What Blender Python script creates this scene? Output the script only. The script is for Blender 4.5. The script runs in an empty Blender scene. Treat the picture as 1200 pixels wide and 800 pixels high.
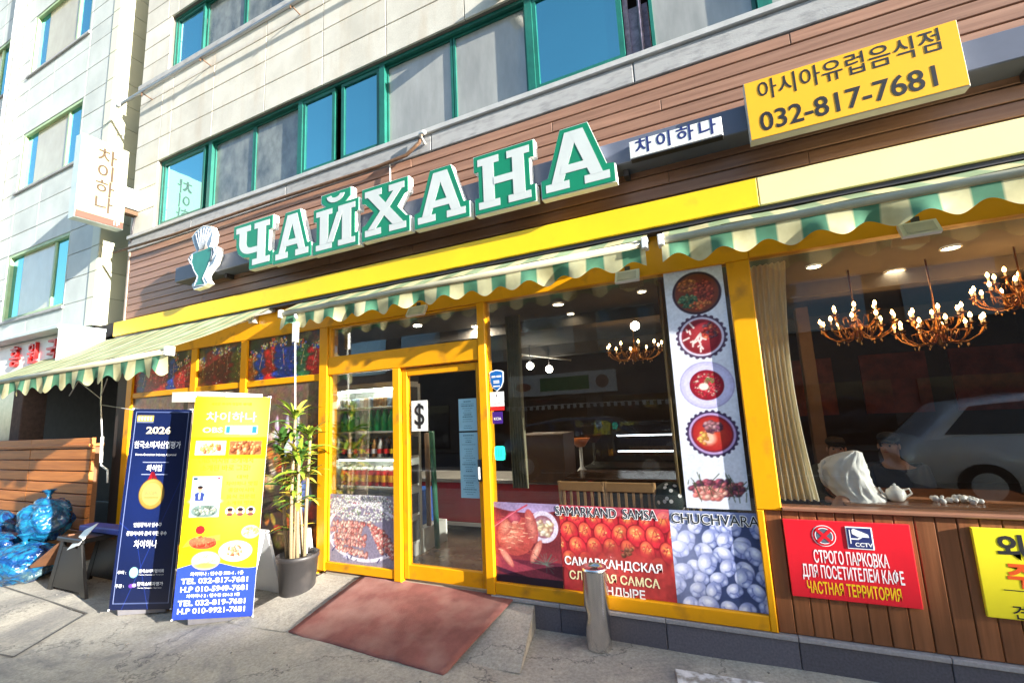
import bpy, bmesh, math, random
import numpy as np
from mathutils import Vector, Matrix
random.seed(7)
RNG = np.random.default_rng(11)
S = bpy.context.scene
COL = S.collection

# ------------------------------------------------------------------ camera
cam = bpy.data.cameras.new('camera')
cam_o = bpy.data.objects.new('camera', cam)
COL.objects.link(cam_o)
cam.sensor_width = 36.0
cam.lens = 530.9 / 1200 * 36
cam.clip_start = 0.05
cam.clip_end = 1500
CR = ((0.90604751, -0.40960331, 0.10631577), (0.42043802, 0.89984599, -0.11622854), (-0.04806022, 0.15000777, 0.98751602))
m = Matrix.Identity(4)
for r in range(3):
    m[r][0] = CR[r][0]; m[r][1] = CR[r][2]; m[r][2] = -CR[r][1]
m[0][3], m[1][3], m[2][3] = 0.0, -3.5, 1.65
cam_o.matrix_world = m
S.camera = cam_o
# ------------------------------------------------------------------ light
SUN_DIR = Vector((-5.85, 1.0, -1.45)).normalized()      # the way the light travels
ELEV = math.asin(-SUN_DIR.z)
W = bpy.data.worlds.new('World')
S.world = W
W.use_nodes = True
wn = W.node_tree.nodes; wl = W.node_tree.links
bg = wn['Background']
sky = wn.new('ShaderNodeTexSky')
sky.sky_type = 'NISHITA'
sky.sun_disc = False
sky.sun_elevation = ELEV
sky.sun_rotation = math.atan2(-SUN_DIR.x, -SUN_DIR.y)
sky.air_density = 1.0; sky.dust_density = 1.2; sky.ozone_density = 1.5
wl.new(sky.outputs[0], bg.inputs[0])
bg.inputs[1].default_value = 0.11
sun = bpy.data.lights.new('sun', 'SUN')
sun.energy = 5.0
sun.angle = math.radians(0.4)
sun.color = (1.0, 0.95, 0.87)
sun_o = bpy.data.objects.new('sun', sun)
COL.objects.link(sun_o)
sun_o.rotation_euler = SUN_DIR.to_track_quat('-Z', 'Y').to_euler()
S.view_settings.view_transform = 'Standard'
S.view_settings.look = 'None'
S.view_settings.exposure = 2.05
S.view_settings.gamma = 1.0
try:
    S.cycles.max_bounces = 8; S.cycles.transparent_max_bounces = 16
except Exception:
    pass

# ------------------------------------------------------------------ materials
def lin(c):
    return tuple((x / 12.92 if x <= 0.04045 else ((x + 0.055) / 1.055) ** 2.4) for x in c)
def hx(s):
    return tuple(int(s[i:i + 2], 16) / 255 for i in (0, 2, 4))
MATS = {}
def mat(name, col, rough=0.6, metal=0.0, var=0.12, scale=6.0, bump=0.0, bscale=60.0, emit=None, es=1.0, spec=0.5, stretch=None, dirt=None, coat=0.0, alpha=1.0):
    """principled with noise variation; col is the real-world base colour (linear)"""
    if name in MATS: return MATS[name]
    M = bpy.data.materials.new(name); M.use_nodes = True
    n = M.node_tree.nodes; l = M.node_tree.links
    p = n['Principled BSDF']
    p.inputs['Roughness'].default_value = rough
    p.inputs['Metallic'].default_value = metal
    p.inputs['Specular IOR Level'].default_value = spec
    p.inputs['Coat Weight'].default_value = coat
    p.inputs['Base Color'].default_value = (*col, 1)
    tc = n.new('ShaderNodeTexCoord')
    mp = n.new('ShaderNodeMapping')
    l.new(tc.outputs['Object'], mp.inputs[0])
    if stretch: mp.inputs['Scale'].default_value = stretch
    if var > 0:
        no = n.new('ShaderNodeTexNoise'); no.inputs['Scale'].default_value = scale; no.inputs['Detail'].default_value = 8; no.inputs['Roughness'].default_value = 0.65
        l.new(mp.outputs[0], no.inputs['Vector'])
        rp = n.new('ShaderNodeValToRGB')
        rp.color_ramp.elements[0].position = 0.3; rp.color_ramp.elements[1].position = 0.7
        rp.color_ramp.elements[0].color = (*[c * (1 - var) for c in col], 1)
        rp.color_ramp.elements[1].color = (*[min(1, c * (1 + var)) for c in col], 1)
        l.new(no.outputs[0], rp.inputs[0])
        out = rp.outputs[0]
        if dirt:
            n2 = n.new('ShaderNodeTexNoise'); n2.inputs['Scale'].default_value = dirt[1]; n2.inputs['Detail'].default_value = 6
            l.new(mp.outputs[0], n2.inputs['Vector'])
            r2 = n.new('ShaderNodeValToRGB'); r2.color_ramp.elements[0].position = dirt[2]; r2.color_ramp.elements[1].position = dirt[3]
            l.new(n2.outputs[0], r2.inputs[0])
            mx = n.new('ShaderNodeMixRGB'); mx.inputs[2].default_value = (*dirt[0], 1)
            l.new(out, mx.inputs[1]); l.new(r2.outputs[0], mx.inputs[0])
            out = mx.outputs[0]
        # a little change from object to object
        oi = n.new('ShaderNodeObjectInfo')
        hs = n.new('ShaderNodeHueSaturation')
        mr = n.new('ShaderNodeMapRange'); mr.inputs[3].default_value = 1 - var * 0.6; mr.inputs[4].default_value = 1 + var * 0.6
        l.new(oi.outputs['Random'], mr.inputs[0]); l.new(mr.outputs[0], hs.inputs['Value'])
        l.new(out, hs.inputs['Color']); l.new(hs.outputs[0], p.inputs['Base Color'])
    if bump > 0:
        nb = n.new('ShaderNodeTexNoise'); nb.inputs['Scale'].default_value = bscale; nb.inputs['Detail'].default_value = 5
        l.new(mp.outputs[0], nb.inputs['Vector'])
        b = n.new('ShaderNodeBump'); b.inputs['Strength'].default_value = bump; b.inputs['Distance'].default_value = 0.01
        l.new(nb.outputs[0], b.inputs['Height']); l.new(b.outputs[0], p.inputs['Normal'])
    if emit:
        p.inputs['Emission Color'].default_value = (*emit, 1); p.inputs['Emission Strength'].default_value = es
    MATS[name] = M
    return M

def print_mat(name='printed_sheet', rough=0.35, bump=0.15):
    if name in MATS: return MATS[name]
    M = bpy.data.materials.new(name); M.use_nodes = True
    n = M.node_tree.nodes; l = M.node_tree.links
    p = n['Principled BSDF']; p.inputs['Roughness'].default_value = rough
    a = n.new('ShaderNodeVertexColor'); a.layer_name = 'print'
    l.new(a.outputs[0], p.inputs['Base Color'])
    tc = n.new('ShaderNodeTexCoord'); nb = n.new('ShaderNodeTexNoise'); nb.inputs['Scale'].default_value = 3.0
    l.new(tc.outputs['Object'], nb.inputs['Vector'])
    b = n.new('ShaderNodeBump'); b.inputs['Strength'].default_value = bump; b.inputs['Distance'].default_value = 0.03
    l.new(nb.outputs[0], b.inputs['Height']); l.new(b.outputs[0], p.inputs['Normal'])
    MATS[name] = M
    return M

def glass_mat(name, tint=(0.96, 0.975, 0.97), base=0.05, grow=0.62):
    """clear window glass: see-through with a reflection that grows at grazing angles"""
    M = bpy.data.materials.new(name); M.use_nodes = True
    n = M.node_tree.nodes; l = M.node_tree.links
    n.remove(n['Principled BSDF'])
    t = n.new('ShaderNodeBsdfTransparent'); t.inputs[0].default_value = (*tint, 1)
    g = n.new('ShaderNodeBsdfGlossy'); g.inputs['Roughness'].default_value = 0.004
    tc = n.new('ShaderNodeTexCoord'); nb = n.new('ShaderNodeTexNoise'); nb.inputs['Scale'].default_value = 1.8
    l.new(tc.outputs['Object'], nb.inputs['Vector'])
    b = n.new('ShaderNodeBump'); b.inputs['Strength'].default_value = 0.05; b.inputs['Distance'].default_value = 0.01
    l.new(nb.outputs[0], b.inputs['Height']); l.new(b.outputs[0], g.inputs['Normal'])
    f = n.new('ShaderNodeFresnel'); f.inputs[0].default_value = 1.5
    mr = n.new('ShaderNodeMapRange'); mr.inputs[3].default_value = base; mr.inputs[4].default_value = grow
    l.new(f.outputs[0], mr.inputs[0])
    mx = n.new('ShaderNodeMixShader')
    l.new(mr.outputs[0], mx.inputs[0]); l.new(t.outputs[0], mx.inputs[1]); l.new(g.outputs[0], mx.inputs[2])
    l.new(mx.outputs[0], n['Material Output'].inputs[0])
    MATS[name] = M
    return M

def mirror_glass(name, tint, dark=(0.01, 0.02, 0.03), fac=0.75, rough=0.01):
    M = bpy.data.materials.new(name); M.use_nodes = True
    n = M.node_tree.nodes; l = M.node_tree.links
    p = n['Principled BSDF']; p.inputs['Base Color'].default_value = (*dark, 1); p.inputs['Roughness'].default_value = 0.2
    g = n.new('ShaderNodeBsdfGlossy'); g.inputs[0].default_value = (*tint, 1); g.inputs['Roughness'].default_value = rough
    tc = n.new('ShaderNodeTexCoord'); nb = n.new('ShaderNodeTexNoise'); nb.inputs['Scale'].default_value = 2.0
    l.new(tc.outputs['Object'], nb.inputs['Vector'])
    b = n.new('ShaderNodeBump'); b.inputs['Strength'].default_value = 0.35; b.inputs['Distance'].default_value = 0.012
    l.new(nb.outputs[0], b.inputs['Height']); l.new(b.outputs[0], g.inputs['Normal'])
    mx = n.new('ShaderNodeMixShader'); mx.inputs[0].default_value = fac
    l.new(p.outputs[0], mx.inputs[1]); l.new(g.outputs[0], mx.inputs[2])
    l.new(mx.outputs[0], n['Material Output'].inputs[0])
    MATS[name] = M
    return M

def frosted_mat(name, a, b_, streak=(3, 3, .5), gloss=0.1):
    """milky pane with a curtain or film behind: mottled, streaked"""
    M = bpy.data.materials.new(name); M.use_nodes = True
    n = M.node_tree.nodes; l = M.node_tree.links
    p = n['Principled BSDF']; p.inputs['Roughness'].default_value = 0.25; p.inputs['Specular IOR Level'].default_value = 0.8
    tc = n.new('ShaderNodeTexCoord'); oi = n.new('ShaderNodeObjectInfo')
    ad = n.new('ShaderNodeVectorMath'); ad.operation = 'ADD'
    mu = n.new('ShaderNodeMath'); mu.operation = 'MULTIPLY'; mu.inputs[1].default_value = 37.0
    l.new(oi.outputs['Random'], mu.inputs[0]); l.new(tc.outputs['Object'], ad.inputs[0]); l.new(mu.outputs[0], ad.inputs[1])
    mp = n.new('ShaderNodeMapping'); mp.inputs['Scale'].default_value = streak
    l.new(ad.outputs[0], mp.inputs[0])
    no = n.new('ShaderNodeTexNoise'); no.inputs['Scale'].default_value = 2.2; no.inputs['Detail'].default_value = 7; no.inputs['Roughness'].default_value = 0.6
    l.new(mp.outputs[0], no.inputs['Vector'])
    rp = n.new('ShaderNodeValToRGB'); rp.color_ramp.elements[0].position = 0.32; rp.color_ramp.elements[1].position = 0.68
    rp.color_ramp.elements[0].color = (*a, 1); rp.color_ramp.elements[1].color = (*b_, 1)
    l.new(no.outputs[0], rp.inputs[0]); l.new(rp.outputs[0], p.inputs['Base Color'])
    g = n.new('ShaderNodeBsdfGlossy'); g.inputs[0].default_value = (0.8, 0.9, 1, 1); g.inputs['Roughness'].default_value = 0.02
    mx = n.new('ShaderNodeMixShader'); mx.inputs[0].default_value = gloss
    l.new(p.outputs[0], mx.inputs[1]); l.new(g.outputs[0], mx.inputs[2])
    l.new(mx.outputs[0], n['Material Output'].inputs[0])
    MATS[name] = M
    return M

def ground_mat():
    M = bpy.data.materials.new('worn_concrete_ground'); M.use_nodes = True
    n = M.node_tree.nodes; l = M.node_tree.links
    p = n['Principled BSDF']; p.inputs['Roughness'].default_value = 0.9
    tc = n.new('ShaderNodeTexCoord')
    def noise(s, d=8, r=.6, dist=0):
        x = n.new('ShaderNodeTexNoise'); x.inputs['Scale'].default_value = s; x.inputs['Detail'].default_value = d; x.inputs['Roughness'].default_value = r
        x.inputs['Distortion'].default_value = dist
        l.new(tc.outputs['Object'], x.inputs['Vector']); return x
    def ramp(src, stops):
        r = n.new('ShaderNodeValToRGB')
        while len(r.color_ramp.elements) < len(stops): r.color_ramp.elements.new(0.5)
        for e, (q, c) in zip(r.color_ramp.elements, stops): e.position = q; e.color = (*c, 1)
        l.new(src, r.inputs[0]); return r
    a = ramp(noise(1.6, 10, .7).outputs[0], [(.3, (.29, .27, .23)), (.5, (.39, .36, .30)), (.7, (.50, .46, .375))])
    f = ramp(noise(45, 6, .8).outputs[0], [(.3, (.5, .5, .5)), (.5, (1, 1, 1)), (.72, (1.5, 1.5, 1.5))])
    mx = n.new('ShaderNodeMixRGB'); mx.blend_type = 'MULTIPLY'; mx.inputs[0].default_value = 0.75
    l.new(a.outputs[0], mx.inputs[1]); l.new(f.outputs[0], mx.inputs[2])
    # worn pale patches and dark stains
    s = ramp(noise(.9, 6, .7, 1.0).outputs[0], [(.5, (0, 0, 0)), (.62, (1, 1, 1))])
    mx2 = n.new('ShaderNodeMixRGB'); mx2.inputs[2].default_value = (.11, .115, .125, 1)
    mm = n.new('ShaderNodeMath'); mm.operation = 'MULTIPLY'; mm.inputs[1].default_value = .55
    l.new(s.outputs[0], mm.inputs[0]); l.new(mm.outputs[0], mx2.inputs[0]); l.new(mx.outputs[0], mx2.inputs[1])
    v = n.new('ShaderNodeTexVoronoi'); v.feature = 'DISTANCE_TO_EDGE'; v.inputs['Scale'].default_value = .55
    dn = noise(1.2, 6, .7)
    va = n.new('ShaderNodeVectorMath'); va.operation = 'ADD'; l.new(tc.outputs['Object'], va.inputs[0]); l.new(dn.outputs[1], va.inputs[1])
    l.new(va.outputs[0], v.inputs['Vector'])
    cr = ramp(v.outputs['Distance'], [(.0, (1, 1, 1)), (.006, (0, 0, 0))])
    mx3 = n.new('ShaderNodeMixRGB'); mx3.inputs[2].default_value = (.05, .05, .05, 1)
    m3 = n.new('ShaderNodeMath'); m3.operation = 'MULTIPLY'; m3.inputs[1].default_value = .7
    l.new(cr.outputs[0], m3.inputs[0]); l.new(m3.outputs[0], mx3.inputs[0]); l.new(mx2.outputs[0], mx3.inputs[1])
    l.new(mx3.outputs[0], p.inputs['Base Color'])
    b = n.new('ShaderNodeBump'); b.inputs['Strength'].default_value = .55; b.inputs['Distance'].default_value = 0.01
    l.new(noise(38, 8, .8).outputs[0], b.inputs['Height']); l.new(b.outputs[0], p.inputs['Normal'])
    MATS['ground'] = M
    return M

def stone_mat(name, a, b_, stain=(.42, .28, .14), sk=.5):
    """polished pale granite panel with rain streaks"""
    M = bpy.data.materials.new(name); M.use_nodes = True
    n = M.node_tree.nodes; l = M.node_tree.links
    p = n['Principled BSDF']; p.inputs['Roughness'].default_value = 0.55
    ge = n.new('ShaderNodeNewGeometry'); oi = n.new('ShaderNodeObjectInfo')
    def noise(vec, s, d=8, r=.6):
        x = n.new('ShaderNodeTexNoise'); x.inputs['Scale'].default_value = s; x.inputs['Detail'].default_value = d; x.inputs['Roughness'].default_value = r
        l.new(vec, x.inputs['Vector']); return x.outputs[0]
    def ramp(src, stops):
        r = n.new('ShaderNodeValToRGB')
        for e, (q, c) in zip(r.color_ramp.elements, stops): e.position = q; e.color = (*c, 1)
        l.new(src, r.inputs[0]); return r.outputs[0]
    base = ramp(noise(ge.outputs['Position'], 2.0), [(.35, a), (.65, b_)])
    sp = ramp(noise(ge.outputs['Position'], 130, 3), [(.35, (.86, .86, .86)), (.65, (1.08, 1.08, 1.08))])
    m1 = n.new('ShaderNodeMixRGB'); m1.blend_type = 'MULTIPLY'; m1.inputs[0].default_value = 1; l.new(base, m1.inputs[1]); l.new(sp, m1.inputs[2])
    mp = n.new('ShaderNodeMapping'); mp.inputs['Scale'].default_value = (3.2, 3.2, .45); l.new(ge.outputs['Position'], mp.inputs[0])
    st = ramp(noise(mp.outputs[0], 1.1, 8, .65), [(.52, (0, 0, 0)), (.78, (sk, sk, sk))])
    m2 = n.new('ShaderNodeMixRGB'); m2.inputs[2].default_value = (*stain, 1); l.new(m1.outputs[0], m2.inputs[1]); l.new(st, m2.inputs[0])
    hs = n.new('ShaderNodeHueSaturation'); mr = n.new('ShaderNodeMapRange'); mr.inputs[3].default_value = .93; mr.inputs[4].default_value = 1.07
    l.new(oi.outputs['Random'], mr.inputs[0]); l.new(mr.outputs[0], hs.inputs['Value']); l.new(m2.outputs[0], hs.inputs['Color'])
    l.new(hs.outputs[0], p.inputs['Base Color'])
    b = n.new('ShaderNodeBump'); b.inputs['Strength'].default_value = .1; b.inputs['Distance'].default_value = 0.01
    l.new(noise(ge.outputs['Position'], 90, 3), b.inputs['Height']); l.new(b.outputs[0], p.inputs['Normal'])
    MATS[name] = M
    return M

def wood_mat(name, a, b_, axis='x', rough=.45, bump=.15):
    M = bpy.data.materials.new(name); M.use_nodes = True
    n = M.node_tree.nodes; l = M.node_tree.links
    p = n['Principled BSDF']; p.inputs['Roughness'].default_value = rough
    ge = n.new('ShaderNodeNewGeometry'); oi = n.new('ShaderNodeObjectInfo')
    mp = n.new('ShaderNodeMapping'); mp.inputs['Scale'].default_value = {'x': (1.2, 25, 25), 'z': (25, 25, 1.2), 'y': (25, 1.2, 25)}[axis]
    ad = n.new('ShaderNodeVectorMath'); ad.operation = 'ADD'
    mu = n.new('ShaderNodeMath'); mu.operation = 'MULTIPLY'; mu.inputs[1].default_value = 50
    l.new(oi.outputs['Random'], mu.inputs[0]); l.new(mu.outputs[0], ad.inputs[1]); l.new(ge.outputs['Position'], ad.inputs[0])
    l.new(ad.outputs[0], mp.inputs[0])
    no = n.new('ShaderNodeTexNoise'); no.inputs['Scale'].default_value = 1.5; no.inputs['Detail'].default_value = 6
    l.new(mp.outputs[0], no.inputs['Vector'])
    rp = n.new('ShaderNodeValToRGB'); rp.color_ramp.elements[0].position = .3; rp.color_ramp.elements[1].position = .7
    rp.color_ramp.elements[0].color = (*a, 1); rp.color_ramp.elements[1].color = (*b_, 1)
    l.new(no.outputs[0], rp.inputs[0])
    hs = n.new('ShaderNodeHueSaturation'); mr = n.new('ShaderNodeMapRange'); mr.inputs[3].default_value = .85; mr.inputs[4].default_value = 1.15
    l.new(oi.outputs['Random'], mr.inputs[0]); l.new(mr.outputs[0], hs.inputs['Value']); l.new(rp.outputs[0], hs.inputs['Color'])
    l.new(hs.outputs[0], p.inputs['Base Color'])
    b = n.new('ShaderNodeBump'); b.inputs['Strength'].default_value = bump; b.inputs['Distance'].default_value = .01
    l.new(no.outputs[0], b.inputs['Height']); l.new(b.outputs[0], p.inputs['Normal'])
    MATS[name] = M
    return M

def fabric_mat():
    """awning canvas: green and cream stripes 0.13 m wide along world x of the awning, sun shining through"""
    M = bpy.data.materials.new('striped_awning_canvas'); M.use_nodes = True
    n = M.node_tree.nodes; l = M.node_tree.links
    p = n['Principled BSDF']; p.inputs['Roughness'].default_value = .85
    a = n.new('ShaderNodeVertexColor'); a.layer_name = 'print'
    tc = n.new('ShaderNodeTexCoord'); no = n.new('ShaderNodeTexNoise'); no.inputs['Scale'].default_value = 5; no.inputs['Detail'].default_value = 8
    l.new(tc.outputs['Object'], no.inputs['Vector'])
    rp = n.new('ShaderNodeValToRGB'); rp.color_ramp.elements[0].position = .3; rp.color_ramp.elements[1].position = .65
    rp.color_ramp.elements[0].color = (.52, .47, .33, 1); rp.color_ramp.elements[1].color = (1, 1, 1, 1)
    l.new(no.outputs[0], rp.inputs[0])
    mx = n.new('ShaderNodeMixRGB'); mx.blend_type = 'MULTIPLY'; mx.inputs[0].default_value = .8
    l.new(a.outputs[0], mx.inputs[1]); l.new(rp.outputs[0], mx.inputs[2])
    l.new(mx.outputs[0], p.inputs['Base Color'])
    t = n.new('ShaderNodeBsdfTranslucent'); l.new(mx.outputs[0], t.inputs[0])
    ms = n.new('ShaderNodeMixShader'); ms.inputs[0].default_value = .35
    l.new(p.outputs[0], ms.inputs[1]); l.new(t.outputs[0], ms.inputs[2]); l.new(ms.outputs[0], n['Material Output'].inputs[0])
    MATS['canvas'] = M
    return M

YEL = mat('yellow_painted_aluminium', (.80, .35, .003), .38, var=.08, scale=3, dirt=((.36, .15, .02), 6, .56, .82), bump=.03, bscale=8, spec=.3)
YELB = mat('yellow_fascia_sheet', (.88, .58, .004), .42, var=.06, scale=2, dirt=((.6, .36, .02), 6, .62, .95), bump=.04, bscale=5)
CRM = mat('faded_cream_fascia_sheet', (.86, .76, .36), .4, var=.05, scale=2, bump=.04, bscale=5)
TEAL = mat('teal_window_metal', (.008, .115, .085), .4, var=.25, scale=5)
LIME = mat('pale_green_window_metal', (.38, .52, .28), .5, var=.15, scale=5)
GLASS = glass_mat('clear_window_glass')
SKYG = mirror_glass('blue_reflective_glass', (.24, .62, .68), dark=(.005, .05, .08))
DARKG = mirror_glass('dark_window_glass', (.3, .4, .5), fac=.4)
FR1 = frosted_mat('grey_mottled_pane', (.065, .07, .055), (.22, .23, .19), (2.5, 2.5, 1.6), gloss=.05)
FR2 = frosted_mat('pale_curtained_pane', (.24, .235, .20), (.38, .375, .33), (2, 2, .5), gloss=.08)
FR3 = frosted_mat('tan_blind_pane', (.42, .36, .20), (.52, .46, .28), (1.5, 1.5, 1), gloss=.08)
GROUND = ground_mat()
STONE = stone_mat('pale_granite_cladding', (.53, .50, .42), (.66, .63, .54))
STONEL = stone_mat('white_granite_cladding', (.47, .50, .46), (.58, .61, .56), stain=(.45, .48, .48), sk=.25)
CONC = mat('grey_sill_concrete', (.36, .36, .35), .8, var=.12, scale=4, bump=.2, dirt=((.2, .2, .2), 7, .5, .8), stretch=(1, 1, 3))
JOINT = mat('dark_joint_mortar', (.15, .14, .12), .9)
WOODF = wood_mat('brown_fascia_plank', (.24, .12, .072), (.36, .195, .122), 'x')
WOODP = wood_mat('red_brown_panel_plank', (.17, .058, .018), (.26, .095, .034), 'z', rough=.4)
WOODL = wood_mat('orange_stained_plank', (.36, .11, .02), (.54, .19, .04), 'x')
RAILM = mat('grey_blue_sign_rail', (.10, .115, .16), .45, var=.08)
GREEN = mat('sign_green_acrylic', (.003, .20, .095), .3, var=.06, scale=3, dirt=((.02, .14, .09), 4, .55, .9))
WHITE = mat('white_acrylic', (.82, .83, .78), .4, var=.04, scale=3)
WSIDE = mat('white_painted_return', (.86, .86, .82), .5, var=.05)
GREYL = mat('sign_letter_grey_white', (.56, .60, .57), .35, var=.05)
BLACK = mat('black_lettering', (.012, .012, .014), .5, var=0)
STEEL = mat('brushed_steel', (.72, .70, .68), .17, 1.0, var=.05, scale=2)
ALU = mat('dull_aluminium', (.55, .55, .55), .4, .8, var=.1)
WMETAL = mat('white_powder_metal', (.75, .76, .72), .4, var=.06)
DKMETAL = mat('dark_metal', (.06, .055, .06), .5, .3)
RUST = mat('rusty_pipe', (.16, .09, .05), .8, .2, var=.4, scale=20)
PLASB = mat('black_plastic', (.009, .0095, .01), .35, var=.1)
PRINT = print_mat()
PRINTG = print_mat('printed_window_film', .5, .02)
CANVAS = fabric_mat()
INW = mat('interior_brown_wall', (.05, .032, .024), .7, var=.2, scale=2)
INC = mat('interior_ceiling_paint', (.10, .09, .08), .8, var=.08)
INF = mat('interior_floor_tile', (.14, .09, .06), .25, var=.2)
MATRED = mat('red_rubber_carpet', (.24, .085, .07), .95, var=.22, scale=7, bump=.7, bscale=220, dirt=((.36, .19, .155), 3.2, .48, .72))
GRAN = mat('dark_grey_granite', (.105, .10, .12), .35, var=.3, scale=70, bump=.05, bscale=100)
GRANT = mat('grey_granite_top', (.33, .31, .31), .5, var=.2, scale=60)
RAMP = mat('poured_concrete_ramp', (.29, .27, .23), .9, var=.22, scale=5, bump=.5, bscale=70, dirt=((.22, .21, .2), 6, .5, .75))
REDS = mat('red_sign_sheet', (.70, .012, .025), .3, var=.05)
YSIGN = mat('amber_sign_sheet', (.86, .44, .01), .35, var=.05, scale=2)
YSIGN2 = mat('lemon_sign_sheet', (.88, .74, .02), .35, var=.03)
BLUEI = mat('blue_ink', (.01, .012, .16), .4, var=0)
NAVY = mat('navy_ink', (.02, .03, .14), .4, var=0)
YINK = mat('yellow_ink', (.9, .62, .01), .4, var=0)
RINK = mat('red_ink', (.62, .02, .02), .4, var=0)
OINK = mat('orange_red_ink', (.80, .10, .01), .4, var=0)
WINK = mat('white_ink', (.88, .88, .88), .5, var=0)
TINK = mat('turquoise_ink', (.05, .42, .5), .5, var=0)
OLINK = mat('olive_ink', (.22, .19, .01), .5, var=0)
GOLD = mat('gold_ink', (.62, .42, .10), .35, .2, var=0)
GREYI = mat('grey_ink', (.1, .12, .16), .5, var=0)

# ------------------------------------------------------------------ mesh helpers
def wloc(o):
    v = Vector((0, 0, 0))
    while o is not None:
        v += o.location; o = o.parent
    return v
class MB:
    def __init__(s): s.v = []; s.f = []; s.mi = []; s.sm = []; s.cur = 0
    def add(s, vs, fs, smooth=False):
        b = len(s.v); s.v += [tuple(v) for v in vs]
        s.f += [tuple(i + b for i in f) for f in fs]; s.mi += [s.cur] * len(fs); s.sm += [smooth] * len(fs)
        return s
    def box(s, x0, x1, y0, y1, z0, z1):
        s.add([(x0, y0, z0), (x1, y0, z0), (x1, y1, z0), (x0, y1, z0), (x0, y0, z1), (x1, y0, z1), (x1, y1, z1), (x0, y1, z1)],
              [(0, 3, 2, 1), (4, 5, 6, 7), (0, 1, 5, 4), (1, 2, 6, 5), (2, 3, 7, 6), (3, 0, 4, 7)]); return s
    def bbox(s, x0, x1, y0, y1, z0, z1, b=.004):
        """box with its front (-y) edges bevelled"""
        s.add([(x0, y0 + b, z0), (x1, y0 + b, z0), (x1, y0 + b, z1), (x0, y0 + b, z1),
               (x0 + b, y0, z0 + b), (x1 - b, y0, z0 + b), (x1 - b, y0, z1 - b), (x0 + b, y0, z1 - b),
               (x0, y1, z0), (x1, y1, z0), (x1, y1, z1), (x0, y1, z1)],
              [(4, 5, 6, 7), (0, 1, 5, 4), (1, 2, 6, 5), (2, 3, 7, 6), (3, 0, 4, 7), (0, 8, 9, 1), (1, 9, 10, 2), (2, 10, 11, 3), (3, 11, 8, 0), (8, 11, 10, 9)]); return s
    def prism(s, poly, o, u, v, w):
        """poly in (a,b) -> o+a*u+b*v, extruded along w (a vector)"""
        o, u, v, w = Vector(o), Vector(u), Vector(v), Vector(w); n = len(poly)
        A = [o + u * a + v * b for a, b in poly]; B = [p + w for p in A]
        s.add(A + B, [tuple(range(n))[::-1], tuple(range(n, 2 * n))] + [(i, (i + 1) % n, n + (i + 1) % n, n + i) for i in range(n)]); return s
    def tube(s, pts, r, seg=8, cap=True):
        P = [Vector(p) for p in pts]; rr = r if isinstance(r, (list, tuple)) else [r] * len(P); vs = []; fs = []
        up = None
        for i, p in enumerate(P):
            d = (P[min(i + 1, len(P) - 1)] - P[max(i - 1, 0)]).normalized()
            if up is None: up = d.orthogonal().normalized()
            a = (up - d * up.dot(d)); a = a.normalized() if a.length > 1e-6 else d.orthogonal().normalized()
            up = a; b = d.cross(a)
            for k in range(seg):
                t = 2 * math.pi * k / seg; vs.append(p + (a * math.cos(t) + b * math.sin(t)) * rr[i])
        for i in range(len(P) - 1):
            for k in range(seg):
                fs.append((i * seg + k, i * seg + (k + 1) % seg, (i + 1) * seg + (k + 1) % seg, (i + 1) * seg + k))
        if cap: fs += [tuple(range(seg))[::-1], tuple((len(P) - 1) * seg + k for k in range(seg))]
        s.add(vs, fs, True); return s
    def lathe(s, prof, c, seg=24, sx=1, sy=1):
        vs = []; fs = []; n = len(prof)
        for k in range(seg):
            t = 2 * math.pi * k / seg
            for r, z in prof: vs.append((c[0] + r * math.cos(t) * sx, c[1] + r * math.sin(t) * sy, c[2] + z))
        for k in range(seg):
            k2 = (k + 1) % seg
            for j in range(n - 1): fs.append((k * n + j, k2 * n + j, k2 * n + j + 1, k * n + j + 1))
        s.add(vs, fs, True); return s
    def disc(s, c, r, u, v, seg=24, ry=None):
        c, u, v = Vector(c), Vector(u), Vector(v); ry = ry or r
        s.add([c + u * (r * math.cos(2 * math.pi * k / seg)) + v * (ry * math.sin(2 * math.pi * k / seg)) for k in range(seg)], [tuple(range(seg))]); return s
    def sphere(s, c, r, seg=12, rings=8, sc=(1, 1, 1)):
        prof = [(r * math.sin(math.pi * j / rings), -r * math.cos(math.pi * j / rings)) for j in range(rings + 1)]
        vs = []; fs = []; n = rings + 1
        for k in range(seg):
            t = 2 * math.pi * k / seg
            for q, z in prof: vs.append((c[0] + q * math.cos(t) * sc[0], c[1] + q * math.sin(t) * sc[1], c[2] + z * sc[2]))
        for k in range(seg):
            for j in range(n - 1): fs.append((k * n + j, ((k + 1) % seg) * n + j, ((k + 1) % seg) * n + j + 1, k * n + j + 1))
        s.add(vs, fs, True); return s
    def build(s, name, mats, parent=None, **tags):
        me = bpy.data.meshes.new(name)
        off = wloc(parent) if parent else Vector((0, 0, 0))
        me.from_pydata([(a - off.x, b - off.y, c - off.z) for a, b, c in s.v], [], s.f)
        if not isinstance(mats, (list, tuple)): mats = [mats]
        for q in mats: me.materials.append(q)
        me.polygons.foreach_set('material_index', s.mi); me.polygons.foreach_set('use_smooth', s.sm)
        me.update()
        o = bpy.data.objects.new(name, me); COL.objects.link(o); o.parent = parent
        for k, v in tags.items(): o[k] = v
        return o
def thing(name, loc, label, cat, group=None):
    o = bpy.data.objects.new(name, None); COL.objects.link(o); o.location = loc; o.empty_display_size = .1
    o['label'] = label; o['category'] = cat
    if group: o['group'] = group
    return o
BOXC = {}
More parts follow.
